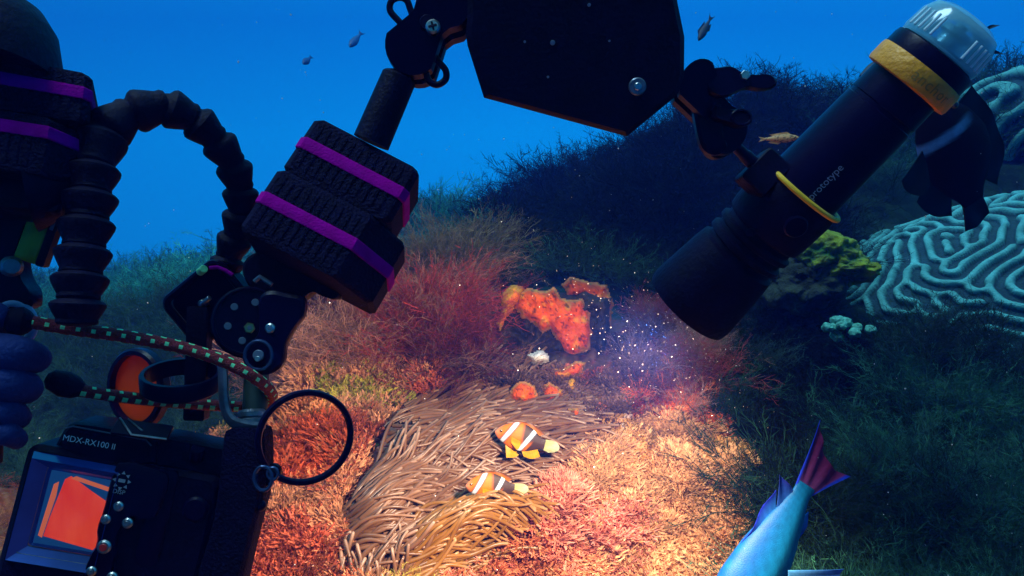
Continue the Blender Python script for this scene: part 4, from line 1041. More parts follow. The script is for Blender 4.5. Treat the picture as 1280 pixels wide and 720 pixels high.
# fish whose forked tail shows beyond the torch's clear cap
fr = FishFrame(P(1075, 95, .86), P(1208, 56, .86), UPV)
tf = empty('reef_fish', fr(.5, 0, 0), 'dark fish hidden behind the torch, only its forked tail showing', 'fish')
fish_body(fr, 'body', [(0, .01, -.02, .02), (.1, .08, -.08, .05), (.4, .15, -.14, .09), (.7, .11, -.10, .07), (.9, .05, -.05, .03), (1, .05, -.05, .02)], lambda x, y, z: np.ones((len(x), 3)) * np.array((.02, .05, .09)), tf, n=40, m=20)
fin(fr, 'tail_fin', [(.97, .05), (1.0, .0), (.97, -.05)], [(1.34, .085), (1.26, .12), (1.15, .07), (1.10, .0), (1.12, -.06), (1.25, -.13), (1.33, -.19)], (0.03, 0.07, 0.10), (0.02, 0.03, 0.06), tf, n=33, m=12, thick=.012)
eye(fr, .08, .02, .05, .02, tf, 0)

# ------------------------------------------------------------------ drifting specks
def specks(name, label, pos, r0, r1, col, seed):
    r = np.random.default_rng(seed); n = len(pos); o_ = np.array([(1, 0, 0), (-1, 0, 0), (0, 1, 0), (0, -1, 0), (0, 0, 1), (0, 0, -1)], float)
    ft = np.array([(0, 2, 4), (2, 1, 4), (1, 3, 4), (3, 0, 4), (2, 0, 5), (1, 2, 5), (3, 1, 5), (0, 3, 5)])
    rr = r.uniform(r0, r1, n) * r.uniform(.5, 1.0, n); v = pos[:, None] + (o_[None] * r.uniform(.7, 1.3, (n, 6, 1))) * rr[:, None, None]
    f = ft[None] + (np.arange(n) * 6)[:, None, None]
    c = np.repeat(np.array(col)[None] * r.uniform(.6, 1.1, (n, 1)), 6, axis=0)
    o = link_mesh(name, v.reshape(-1, 3), f.reshape(-1, 3), M['specks'], None, cols=c, sharp=None); tag(o, label, None, None, 'stuff')
M['specks'] = mat_attr('drifting_specks', 0.4, trans=0.3, noise=0.1)
r = np.random.default_rng(91); n = 480
sx_ = 805 + r.normal(size=n) * 70; sy_ = 420 + r.normal(size=n) * 52 + (sx_ - 815) * 0.35; sd_ = r.uniform(.72, 1.35, n)
specks('suspended_particles', 'bright specks drifting in front of the torch head', Pn(sx_, sy_, sd_), .00025, .0009, (.7, .5, .4), 5)
n = 900
specks('suspended_particles', 'sparse specks drifting in the water over the reef', Pn(r.uniform(-50, 1330, n), r.uniform(-20, 740, n), r.uniform(.55, 2.6, n)), .0003, .0011, (.8, .75, .7), 6)
# ------------------------------------------------------------------ the video torch
TA = P(1195, 42, .50); TB = P(864, 378, .615)
tdir = (TB - TA).normalized(); TL = (TB - TA).length
def tt(px):  # parameter along the torch whose picture x is px
    lo, hi = -0.3, 1.4
    for _ in range(40):
        m_ = (lo + hi) / 2; q = TA + (TB - TA) * m_; d = q.dot(FWD); x = 640 + F * q.dot(RGT) / d
        if x > px: lo = m_
        else: hi = m_
    return lo
def trad(px, rpx):
    q = TA + (TB - TA) * tt(px); return rpx * q.dot(FWD) / F
def tlathe(name, rows, material, parent, n=56, cap=True):
    b_ = MB(); b_.lathe(TA, TB, [(tt(x), trad(x, r_)) for x, r_ in rows], n, cap=cap); return b_.build(name, material, parent, sharp=28)
torch = empty('dive_torch', P(1000, 235, .56), 'long black dive torch with yellow rings shining down on the reef', 'dive torch')
tlathe('barrel', [(1134, 40), (1133, 47), (1104, 47.5), (1103, 46), (1099, 46), (1098, 47.5), (1088, 48), (1000, 49), (985, 50)], M['black_gloss'], torch)
hd = tlathe('torch_head', [(1004, 44), (1003, 55), (990, 56), (962, 54), (955, 52), (952, 47), (948, 47), (946, 52), (942, 52), (940, 47), (936, 47), (934, 52), (930, 52), (928, 47), (924, 47), (922, 53), (912, 55), (880, 58), (866, 59), (860, 57.5), (860, 52), (874, 50)], M['black'], torch)
tlathe('end_cap', [(1170, 50), (1169, 55), (1164, 56.5), (1153, 56.5), (1152, 54)], M['black_gloss'], torch)
tlathe('ochre_ring', [(1153.5, 52), (1152.5, 57.5), (1149, 58.5), (1134, 58.5), (1131, 57), (1130, 46)], M['ochre'], torch)
b_ = MB(); c0 = TA + (TB - TA) * tt(1003); u_ = tdir.orthogonal().normalized(); w_ = tdir.cross(u_); rr = trad(1003, 56.5)
b_.tube([c0 + (u_ * math.cos(a) + w_ * math.sin(a)) * rr for a in np.linspace(0, 2 * math.pi, 73)[:-1]], trad(1003, 3.4), 10, closed=True); b_.build('sealing_ring', M['yellow'], torch)
# clear cap: a hollow ribbed cup with a metal core
cap_rows = [(1170, 53), (1176, 54.5), (1196, 53), (1208, 46), (1213, 34), (1214.5, 18), (1215, 1)]
cp = tlathe('clear_cap', cap_rows + [(1213, 1), (1212, 18), (1210, 33), (1205, 43), (1195, 49), (1175, 51)], M['clear_cap'], torch, cap=False)
b_ = MB()
for i in range(36):
    if i % 9 < 5:
        a = i * math.pi / 18; q0 = TA + (TB - TA) * tt(1176); q1 = TA + (TB - TA) * tt(1196); dv = u_ * math.cos(a) + w_ * math.sin(a)
        b_.cyl(q0 + dv * trad(1180, 55), q1 + dv * trad(1196, 53.5), trad(1190, 1.7), 8)
b_.build('cap_rib', M['clear_rib'], cp)
tlathe('contact_core', [(1170, 30), (1178, 30), (1180, 16), (1190, 14), (1192, 22), (1198, 22), (1200, 8), (1204, 8)], M['steel'], torch)
tlathe('inner_disc', [(1171, 50), (1173, 50), (1174, 48)], M['pale_disc'], torch)
# the shining front
fr_ = MB(); fc = TA + (TB - TA) * 1.0; fr_.lathe(TA, TB, [(tt(874), trad(874, 51)), (tt(873), trad(873, 49))], 40); fr_.build('lens', M['lamp_glow'], torch)
ld = bpy.data.lights.new('torch_light', 'SPOT'); ld.energy = LAMP_W; ld.color = (1.0, 0.80, 0.62); ld.spot_size = rad(138); ld.spot_blend = 0.55; ld.shadow_soft_size = 0.03
lo_ = bpy.data.objects.new('torch_light', ld); COL.objects.link(lo_); lo_.parent = torch
lpos = TB + tdir * 0.035; aim = Vector(P(560, 690, 1.05)) - lpos
lo_.location = lpos - wloc(torch); lo_.rotation_euler = (tdir.normalized() * .35 + aim.normalized() * .65).to_track_quat('-Z', 'Y').to_euler()
# knobs and small screws on the head
b_ = MB(); q = TA + (TB - TA) * tt(905)
side = (-FWD - tdir * (-FWD).dot(tdir)).normalized(); perp = tdir.cross(side).normalized()
if perp.dot(RGT) < 0: perp = -perp
def on_torch(px, off):  # a point of the barrel's camera side; off in degrees round the axis
    q = TA + (TB - TA) * tt(px); n_ = side * math.cos(rad(off)) + perp * math.sin(rad(off)); return q, n_
q, n_ = on_torch(952, -20); b_.cyl(q + n_ * trad(950, 50), q + n_ * trad(950, 58), trad(950, 5), 20); b_.build('screw', M['black_gloss'], torch)
q, n_ = on_torch(980, 15); b_ = MB(); b_.cyl(q + n_ * trad(980, 50), q + n_ * trad(980, 58), trad(980, 14), 30); b_.build('switch', M['black_gloss'], torch)
# printed word along the barrel
def wrap_text(name, txt, px_c, off, size_px, around, material, r_px, parent, spacing=1.0, lift=0.5):
    vs, fs = text_mesh(txt, size_px, spacing=spacing); q0 = TA + (TB - TA) * tt(px_c); k = q0.dot(FWD) / F; out = []
    for v in vs:
        along, rnd_ = (v.x, v.y) if not around else (v.y, v.x)
        if not around: s_ = -along; an = off - math.degrees(rnd_ / r_px)
        else: s_ = -along; an = off + math.degrees(rnd_ / r_px)
        n_ = side * math.cos(rad(an)) + perp * math.sin(rad(an)); out.append(q0 + tdir * (s_ * k) + n_ * ((r_px + lift) * k))
    return link_mesh(name, out, fs, material, parent, smooth=False)
wrap_text('lettering', 'prototype', 1024, 4, 12.5, False, M['grey_ink'], 48.6, torch, lift=1.0)
ringo = [o for o in torch.children if o.name.startswith('ochre_ring')][0]
wrap_text('lettering', 'anchor', 1141.5, 14, 19, True, M['ochre_print'], 58.5, ringo, spacing=1.1, lift=.5)
# mounting foot with the stem of the clamp
b_ = MB(); ft = Frame(958, 222, .55, roll=45, yaw=0); b_.box(ft, -26, 26, -12, 26, -18, 18, 5); b_.build('mounting_foot', M['black'], torch)
b_ = MB(); b_.lathe(P(955, 217, .55), P(912, 176, .535), [(0, .0055), (.55, .005), (.6, .0042), (1, .0042)], 20); b_.ball(P(910, 172, .535), .0095); b_.build('ball_stem', M['black_gloss'], torch)

# ------------------------------------------------------------------ clamps
def clamp(name, label, A_, B_, rb, lever=None, wing=None, grp='ball clamps of the light arms'):
    """two cupped plates squeezing the balls at A_ and B_"""
    t = empty(name, (A_ + B_) / 2, label, 'clamp', grp); ax = (B_ - A_).normalized(); zc = -FWD; sd = ax.cross(zc).normalized(); L = (B_ - A_).length
    fr_ = lambda x, y, z: A_ + ax * y + sd * x + zc * z
    out = []
    R_ = rb * 1.25
    for a in np.linspace(math.pi * 1.08, math.pi * 1.92, 12): out.append((R_ * math.cos(a), R_ * math.sin(a)))
    out += [(R_ * .72, L * .32), (R_ * .62, L * .5), (R_ * .72, L * .68)]
    for a in np.linspace(-.08 * math.pi, math.pi * 1.08, 14): out.append((R_ * math.cos(a), L + R_ * math.sin(a)))
    out += [(-R_ * .72, L * .68), (-R_ * .62, L * .5), (-R_ * .72, L * .32)]
    for z0, z1 in ((rb * .35, rb * 1.05), (-rb * .35, -rb * 1.05)):
        b_ = MB(); b_.prism(fr_, out, z0, z1, bev=rb * .22); b_.build('clamp_plate', M['black_gloss'], t)
    b_ = MB(); b_.cyl(fr_(0, L / 2, -rb * 1.4), fr_(0, L / 2, rb * 1.15), rb * .34, 16); b_.build('bolt', M['black_gloss'], t)
    return t, fr_, L
# clamp beside the torch
tA, tB = P(868, 110, .505), P(905, 170, .53)
t, fq, L = clamp('arm_clamp', 'black ball clamp with a lever and wing knob joining float to torch', tA, tB, .0125)
b_ = MB(); b_.lathe(P(846, 104, .505), P(866, 110, .505), [(0, .0045), (.4, .0045), (.5, .008), (.8, .0095), (1, .0075)], 20); b_.build('ball_neck', M['blue_alu'], t)
cf = Frame(910, 105, .50)
lv = smooth_poly([(-34, 20), (-20, 18), (2, 22), (14, 12), (30, 9), (50, 11), (60, 5), (58, -6), (40, -9), (22, -5), (8, -12), (-10, -20), (-30, -12)], 2)
b_ = MB(); b_.prism(cf, lv, -8, 9, bev=4); lo2 = b_.build('lever', M['black_gloss'], t)
b_ = MB(); b_.cyl(cf(18, 8, 7), cf(18, 8, 13), 6.2 * cf.k, 6); b_.build('hex_nut', M['steel'], lo2)
kf = Frame(916, 148, .505, roll=-8)
b_ = MB(); b_.prism(kf, smooth_poly([(-28, 14), (-8, 8), (6, 12), (20, 6), (22, -5), (8, -12), (-8, -8), (-28, -6)], 2), -9, 9, bev=4); k_ = b_.build('wing_knob', M['black'], t)
b_ = MB(); b_.tube([kf(8 + 12 * math.cos(a), 0 + 9 * math.sin(a), 9) for a in np.linspace(0, 6.283, 25)[:-1]], 2.2 * kf.k, 8, closed=True); b_.build('knob_rim', M['black_gloss'], k_)
b_ = MB(); b_.prism(Frame(893, 150, .51), smooth_poly([(-30, 30), (-5, 36), (12, 20), (8, -20), (18, -36), (2, -46), (-16, -40), (-24, -12)], 2), -10, 8, bev=4); b_.build('clamp_jaw', M['black_gloss'], t)

# clamp at the top between the slim arm and the big float
tA, tB = P(520, 66, .50), P(556, 12, .49)
t, fq, L = clamp('arm_clamp', 'black ball clamp with two loop handles and a bright cross screw', tA, tB, .0155)
b_ = MB(); b_.ball(tA, .0145, 24); b_.ball(tB, .0150, 24); b_.build('ball', M['black_gloss'], t)
sf = Frame(541, 33, .475, roll=15)
b_ = MB(); b_.cyl(sf(0, 0, -16), sf(0, 0, 2), 9.2 * sf.k, 28, bev=.25); s_ = b_.build('screw_head', M['steel'], t)
b_ = MB(); b_.box(sf, -5.5, 5.5, -1.3, 1.3, 1, 3.4, 1, bev=0); b_.box(sf, -1.3, 1.3, -5.5, 5.5, 1, 3.1, 1, bev=0); b_.build('cross_slot', M['black'], s_)
def loop(pts, d, r, parent, name='loop_handle', k=7, material='black_gloss'):
    pts3 = [P(x, y, d) for x, y in pts]; b_ = MB(); b_.tube(catmull(pts3, k), r * d / F, 12); return b_.build(name, M[material], parent)
loop([(512, 42), (500, 28), (488, 14), (489, 2), (498, -3), (508, 0), (513, 12), (519, 28), (522, 34)], .49, 4.2, t)
loop([(534, 82), (533, 92), (537, 102), (547, 106), (557, 99), (557, 88), (549, 78), (543, 70)], .49, 4.2, t)
b_ = MB(); b_.cyl(P(566, 14, .49), P(590, 24, .49), .0045, 16); b_.build('ball_stem', M['black_gloss'], t)

# slim arm
b_ = MB(); b_.lathe(P(501, 92, .50), P(464, 178, .50), [(0, .0075), (.03, .0105), (.06, .0118), (1, .0125)], 32); arm = b_.build('strut', M['black'])
tag(arm, 'slim black arm tube between the loop handled clamp and purple banded float', 'arm')
b_ = MB(); b_.cyl(P(515, 76, .50), P(498, 98, .50), .0055, 16); b_.build('ball_stem', M['black_gloss'], arm)

# ------------------------------------------------------------------ the big float
bfz = Frame(715, 40, .50, roll=0, pitch=14)
out = [(-125, 130), (-128, 10), (-130, -5), (-128, -20), (-109, -80), (66, -126), (125, -77), (132, -56), (130, -10), (116, 42), (80, 120)]
fl = empty('float', bfz(0, 0, 0), 'big black angular float at the top between the two clamps', 'float')
b_ = MB(); b_.prism(bfz, out, -10, 56, bev=7); b_.build('float_body', M['black'], fl)
b_ = MB(); b_.cyl(bfz(75, -67, 52), bfz(75, -67, 60), 10.5 * bfz.k, 28); b_.build('washer', M['blue_alu'], fl)
b_ = MB(); b_.cyl(bfz(75, -67, 58), bfz(75, -67, 63), 4.5 * bfz.k, 18); b_.build('screw', M['steel'], fl)
for x, y, r_ in ((-27, -17, 3.0), (-60, -16, 1.5), (-32, -56, 1.5), (40, -15, 1.3), (15, 25, 2)):
    b_ = MB(); b_.cyl(bfz(x, y, 54), bfz(x, y, 58), r_ * bfz.k, 12); b_.build('rivet', M['blue_alu'], fl)

# ------------------------------------------------------------------ purple banded floats
def per(fr_): return lambda x, z, y: fr_(x, y, z)
def chamf(x0, x1, zf, zb, c0, c1):
    return [(x1, zb), (x1, zf - c1), (x1 - c0, zf), (x0 + 7, zf), (x0, zf - 7), (x0, zb)]
def banded_float(name, label, fr_, blocks, grp):
    t = empty(name, fr_(0, 0, 0), label, 'float', grp)
    for x0, x1, y0, y1, zf, zb, c0, c1, band in blocks:
        sec = chamf(x0, x1, zf, zb, c0, c1); f2 = per(fr_)
        b_ = MB(); b_.prism(f2, sec, y0, y1, bev=5)
        # moulded ribs on the front face
        nrib = int((x1 - c0 - x0 - 12) / 11)
        for i in range(nrib):
            xx = x0 + 11 + i * 11
            b_.box(fr_, xx, xx + 6, y0 + 8, y1 - 8, zf - 3, zf + 1.4, 1.5, bev=.5)
        b_.build('foam_block', M['foam'], t)
        sec2 = [(x1 + 2, zb - 2), (x1 + 2, zf - c1 + 1.5), (x1 - c0 + 1, zf + 2.6), (x0 + 6, zf + 2.6), (x0 - 2, zf - 6), (x0 - 2, zb - 2)]
        b_ = MB(); b_.prism(f2, sec2, band - 8, band + 8, bev=1.2); b_.build('strap', M['magenta'], t)
    return t
FS = Frame(418, 262, .50, roll=-27.5, yaw=0, pitch=-17)
banded_float('float', 'twin block float with two purple straps, tilted in the middle of the rig', FS,
             [(-70, 76, 4, 84, 42, -50, 7, 7, 45), (-72, 100, -86, 3, 46, -60, 46, 44, -40)], 'black foam floats with purple straps')
FL = Frame(-10, 150, .42, roll=-6, yaw=24, pitch=-13)
lf_ = banded_float('float', 'purple strapped float cut off by the left edge, domed on top', FL,
             [(-130, 106, 2, 68, 40, -60, 8, 8, 40), (-130, 108, -76, -2, 46, -60, 40, 40, -22)], 'black foam floats with purple straps')
b_ = MB(); b_.lathe(FL(-20, 60, 0), FL(-20, 165, 0), [(0, 88 * FL.k), (.25, 87 * FL.k), (.6, 78 * FL.k), (.85, 60 * FL.k), (1.0, 36 * FL.k)], 40); b_.build('domed_top', M['black'], lf_)
b_ = MB(); b_.box(FL, -140, 88, -112, -72, -55, 10, 8); b_.build('lower_collar', M['black'], lf_)
b_ = MB(); b_.lathe(P(38, 226, .43), P(96, 222, .44), [(0, .030), (.5, .024), (1, .016)], 24); b_.build('side_joint', M['black'], lf_)

# ------------------------------------------------------------------ segmented hose
hp = [(96, 404, .420, 30), (98, 374, .421, 31), (101, 342, .424, 31), (105, 308, .427, 31), (109, 273, .430, 31), (113, 240, .433, 30), (117, 207, .437, 30),
      (128, 168, .445, 27), (160, 142, .455, 25), (204, 132, .465, 23.5), (240, 147, .475, 22.5), (268, 172, .485, 21.5), (290, 202, .495, 21), (300, 233, .505, 20.5), (302, 263, .51, 20.5), (296, 292, .515, 20), (286, 320, .52, 19.5), (280, 345, .52, 17)]
hose = empty('flexible_arm', P(96, 404, .42), 'black ball-jointed flexible arm bending in a tall arch over open water', 'flexible arm')
for i in range(len(hp) - 1):
    a = P(*hp[i][:3]); b2 = P(*hp[i + 1][:3]); r0 = hp[i][3] * hp[i][2] / F; L = (b2 - a)
    a2 = a - L * 0.12; b3 = b2 + L * 0.18
    prof = [(0, r0 * .45), (.05, r0 * .72), (.12, r0 * .80), (.22, r0 * .78), (.42, r0 * .93), (.62, r0 * 1.06), (.70, r0 * 1.07), (.78, r0 * .97), (.86, r0 * .74), (1, r0 * .62)]
    if i >= 7: prof = [(1 - t_, r_) for t_, r_ in prof][::-1]
    m_ = MB(); m_.lathe(a2, b3, prof, 32); m_.build('segment', M['rubber'], hose)

# ------------------------------------------------------------------ clamp block under the float
mt = empty('tray_mount', P(300, 400, .5), 'black swivel mount with round drilled disc and bright bolts on the housing', 'mount')
cf = Frame(262, 376, .515, roll=35, yaw=-14, pitch=8)
b_ = MB(); b_.box(cf, -52, 44, -36, 34, -30, -2, 12); cg = b_.build('cage', M['black_gloss'], mt)
b_ = MB(); rim = rrect(-52, 44, -36, 34, 12, 6); b_.tube([cf(x, y, 0) for x, y in rim], 5 * cf.k, 8, closed=True); b_.build('cage_rim', M['black_gloss'], cg)
b_ = MB(); b_.cyl(cf(-8, 2, -4), cf(-8, 2, 6), 5.5 * cf.k, 20); b_.cyl(cf(-8, 2, 6), cf(8, 2, 8), 3.2 * cf.k, 12); b_.build('spring_bolt', M['steel'], cg)
b_ = MB(); b_.cyl(P(250, 340, .5), P(255, 336, .495), 5 * .5 / F, 16); b_.build('bolt_tip', M['cord_mark'], mt)
b_ = MB(); b_.tube([P(x, y, .49) for x, y in ((262, 335), (272, 334), (282, 338), (291, 344))], 2.6 * .49 / F, 8); b_.build('purple_highlight', M['magenta'], mt)  # magenta tube standing in for a highlight along the cage's top arc
df_ = Frame(311, 402, .49, roll=-8, yaw=18, pitch=-8)
b_ = MB(); b_.lathe(df_(0, 0, -26), df_(0, 0, 2), [(0, 40 * df_.k), (.1, 45 * df_.k), (.35, 46 * df_.k), (.4, 43 * df_.k), (.9, 43 * df_.k), (1, 40 * df_.k)], 56); dk = b_.build('drilled_disc', M['black_gloss'], mt)
b_ = MB(); b_.tube([df_(41 * math.cos(a), 41 * math.sin(a), 2) for a in np.linspace(0, 6.283, 49)[:-1]], 2.2 * df_.k, 8, closed=True); b_.build('disc_rim', M['black_gloss'], dk)
for i in range(6):
    a = rad(20 + i * 60); b_ = MB(); b_.cyl(df_(25 * math.cos(a), 25 * math.sin(a), 0), df_(25 * math.cos(a), 25 * math.sin(a), 3.2), 4.6 * df_.k, 16); b_.build('disc_hole', M['hole'], dk)
b_ = MB(); b_.cyl(df_(2, -8, 0), df_(2, -8, 9), 7 * df_.k, 6); b_.build('hex_bolt', M['brass'], dk)
b_ = MB(); b_.cyl(df_(2, -8, 8.2), df_(2, -8, 9.6), 3 * df_.k, 6); b_.build('socket', M['hole'], dk)
lf2 = Frame(343, 412, .478)
pl_ = smooth_poly([(-20, 44), (-2, 50), (18, 44), (38, 42), (38, 18), (24, 0), (12, -22), (12, -44), (-6, -58), (-30, -54), (-42, -38), (-36, -20), (-18, -6), (-20, 20)], 2)
b_ = MB(); b_.prism(lf2, pl_, -16, 2, bev=3.5); lv_ = b_.build('cam_lever', M['black_gloss'], mt)
b_ = MB(); b_.tube([lf2(-19 + 17 * math.cos(a), -32 + 18 * math.sin(a), 2) for a in np.linspace(0, 6.283, 40)[:-1]], 2.4 * lf2.k, 8, closed=True); b_.build('lever_boss', M['blue_alu_dark'], lv_)
b_ = MB(); b_.cyl(lf2(-19, -32, 1), lf2(-19, -32, 4.5), 7 * lf2.k, 24); b_.build('pivot_hole', M['hole'], lv_)
b_ = MB(); b_.cyl(lf2(-19, -36, 3), lf2(-19, -36, 7), 3.4 * lf2.k, 14); b_.build('pivot_pin', M['steel'], lv_)
b_ = MB(); b_.cyl(lf2(-4, 2, 0), lf2(-4, 2, 7), 6.2 * lf2.k, 24, bev=.3); b_.build('screw', M['steel'], lv_)
b_ = MB(); b_.cyl(lf2(-4, 2, 6.5), lf2(-4, 2, 7.6), 2.4 * lf2.k, 6); b_.build('screw_socket', M['hole'], lv_)
b_ = MB(); b_.prism(Frame(375, 345, .505), smooth_poly([(-75, 15), (-50, 34), (-20, 20), (30, 10), (58, -12), (50, -32), (30, -26), (18, -18), (0, -34), (-30, -26), (-62, -20)], 2), -30, 6, bev=4); b_.build('mounting_block', M['black'], mt)
b_ = MB(); b_.tube([P(x, y, .487) for x, y in ((318, 352), (325, 346), (331, 350), (340, 356))], 3 * .487 / F, 8); b_.build('set_screw', M['blue_alu'], mt)

# post, collar and bright bracket, handle grip
gp = empty('grip_post', P(300, 700, .47), 'thick black upright handle with a steel bracket right of the camera housing', 'camera grip')
b_ = MB(); b_.cyl(P(322, 440, .50), P(318, 528, .49), 15 * .5 / F, 28); b_.build('post', M['post'], gp)
b_ = MB(); b_.lathe(P(315, 512, .487), P(315, 530, .485), [(0, .0076), (.2, .0092), (.5, .0092), (.55, .0082), (.7, .0096), (1, .0096)], 30); b_.build('collar', M['blue_alu'], gp)
gf_ = Frame(290, 640, .47)
b_ = MB(); b_.prism(gf_, smooth_poly([(-4, 106), (40, 106), (44, 92), (44, 30), (30, -20), (16, -80), (0, -150), (-50, -150), (-42, -80), (-22, -20), (-12, 40), (-8, 92)], 1), -32, 14, bev=7); b_.build('grip', M['foam'], gp)
b_ = MB(); path = catmull([P(278, 452, .478), P(279, 480, .476), (P(281, 508, .474)), P(290, 526, .472), P(308, 533, .471), P(331, 536, .472)], 6)
b_.tube(path, 4.5 * .475 / F, 8, flat=2.2); b_.build('bracket', M['blue_alu'], gp)
b_ = MB(); b_.box(Frame(248, 455, .515, roll=-2), -14, 12, -70, 72, -12, 8, 3); b_.build('back_plate', M['black'], gp)

# ring lens holder on its arm
lh = empty('lens_holder', P(345, 592, .47), 'thin black ring lens holder swung out to the right of the handle', 'lens holder')
rf = Frame(382, 547, .475, roll=-8, yaw=26)
b_ = MB(); R1 = 55
b_.lathe(rf(0, 0, -5), rf(0, 0, 5), [(0, 54 * rf.k), (0.0, 59 * rf.k), (.3, 60.5 * rf.k), (.7, 60.5 * rf.k), (1, 59 * rf.k), (1, 54 * rf.k), (.7, 52.5 * rf.k), (.3, 52.5 * rf.k), (0, 54 * rf.k)], 72, cap=False); ho = b_.build('ring', M['black_gloss'], lh)
b_ = MB(); b_.cyl(rf(0, 0, -0.8), rf(0, 0, 0.8), 53 * rf.k, 64, bev=.0); b_.build('lens', M['lens_glass'], lh)
ha = Frame(345, 588, .472, roll=28)
b_ = MB(); b_.prism(ha, smooth_poly([(-34, 4), (-18, 13), (-4, 11), (4, 8), (7, 0), (4, -8), (-6, -11), (-18, -13), (-36, -8)], 2), -6, 5, bev=2); b_.build('arm', M['black_gloss'], lh)
b_ = MB(); b_.tube([P(329 + 11 * math.cos(a), 598 + 15 * math.sin(a), .463) for a in np.linspace(0, 6.283, 33)[:-1]], 2.6 * .463 / F, 8, closed=True); b_.build('hinge_ring', M['blue_alu_dark'], lh)
b_ = MB(); b_.tube([P(341 + 6.5 * math.cos(a), 592 + 7.5 * math.sin(a), .463) for a in np.linspace(0, 6.283, 33)[:-1]], 2.0 * .463 / F, 8, closed=True); b_.build('hinge_ring', M['blue_alu_dark'], lh)
b_ = MB(); b_.ball(P(326, 632, .468), 7 * .468 / F, 16); b_.cyl(P(318, 628, .47), P(326, 632, .468), .0016, 10); b_.build('knob', M['black_gloss'], lh)

# orange filter and the flat ring in front of it
of = empty('filter', P(178, 535, .54), 'round orange filter glass in a black ring behind the camera housing', 'lens filter')
f1 = Frame(174, 485, .535, roll=0, yaw=-24)
b_ = MB(); b_.lathe(f1(0, 0, -7), f1(0, 0, 9), [(0, 41 * f1.k), (0, 47 * f1.k), (.2, 50 * f1.k), (.8, 50 * f1.k), (1, 47 * f1.k), (1, 42 * f1.k), (0, 41 * f1.k)], 64, cap=False); b_.build('filter_ring', M['black_gloss'], of)
b_ = MB(); b_.cyl(f1(0, 0, -2), f1(0, 0, 1), 42 * f1.k, 56, bev=0); b_.build('filter_glass', M['filter'], of)
f2_ = Frame(227, 475, .495, roll=-5, pitch=-74)
b_ = MB(); b_.lathe(f2_(0, 0, -11), f2_(0, 0, 11), [(0, 42 * f2_.k), (0, 46 * f2_.k), (.1, 48 * f2_.k), (.9, 48 * f2_.k), (1, 46.5 * f2_.k), (1, 42 * f2_.k), (0, 42 * f2_.k)], 72, cap=False)
b_.build('adapter_ring', M['black_gloss']); tag(bpy.data.objects['adapter_ring'], 'flat black adapter ring seen edge on above the camera housing', 'ring')

# ------------------------------------------------------------------ braided shock cord
ce = empty('shock_cord', P(60, 410, .43), 'dark red braided cord with bright green flecks looped round the handle post', 'cord')
cpth = [(10, 400, .425), (34, 402, .428), (90, 411, .435), (160, 421, .445), (230, 435, .455), (280, 452, .462), (315, 470, .468), (336, 487, .485), (338, 500, .505), (318, 508, .52), (275, 507, .515), (220, 503, .50), (160, 497, .48), (112, 490, .465), (88, 485, .46)]
pts = catmull([P(*q) for q in cpth], 14)
# even steps
cum = [0]
for i in range(1, len(pts)): cum.append(cum[-1] + (pts[i] - pts[i - 1]).length)
stepl = 0.00115; ns_ = int(cum[-1] / stepl); ev = []; j = 0
for i in range(ns_):
    s_ = i * stepl
    while cum[j + 1] < s_: j += 1
    f_ = (s_ - cum[j]) / (cum[j + 1] - cum[j]); ev.append(pts[j] * (1 - f_) + pts[j + 1] * f_)
b_ = MB(); NS = 20; b_.tube(ev, [.0039 * (1 + .03 * math.sin(i * 1.9)) for i in range(len(ev))], NS)
mi = []
for fi in range(len(b_.f)):
    if fi >= (len(ev) - 1) * NS: mi.append(0); continue
    i, k_ = divmod(fi, NS); band_ = (i // 3) % 4 if True else 0
    on = ((i % 7) < 3 and (k_ % 10) in (0, 1, 2)) or ((i + 4) % 7 < 2 and (k_ % 10) in (5, 6))
    mi.append(1 if on else 0)
b_.mi = mi; b_.build('cord', None, ce, mats=[M['cord'], M['cord_mark']])
b_ = MB(); b_.lathe(P(6, 400, .423), P(42, 403, .43), [(0, .0045), (.15, .0075), (.6, .0085), (.85, .0065), (1, .0042)], 28); b_.build('end_sleeve', M['rubber'], ce)
b_ = MB(); b_.lathe(P(58, 472, .455), P(103, 488, .462), [(0, .003), (.12, .0062), (.5, .0082), (.8, .0070), (1, .0042)], 28); b_.build('end_sleeve', M['rubber'], ce)

# ------------------------------------------------------------------ camera housing
H = Frame(150, 640, .46, roll=-13, yaw=8, pitch=-4)
hs = empty('camera_housing', H(0, -100, -30), 'black underwater camera housing with lit red-orange screen and silver buttons', 'camera housing')
b_ = MB()
b_.prism(H, rrect(-126, 112, -125, 62, 14), -90, -2, bev=8)
b_.prism(H, rrect(16, 124, 48, 98, 10), -85, -16, bev=6)
b_.prism(H, smooth_poly([(-98, 56), (-90, 90), (-78, 98), (10, 98), (20, 90), (26, 56)], 1), -80, -5, bev=5)
b_.box(H, 60, 130, -120, 60, -80, -14, 10)
b_.build('housing_body', M['black'], hs)
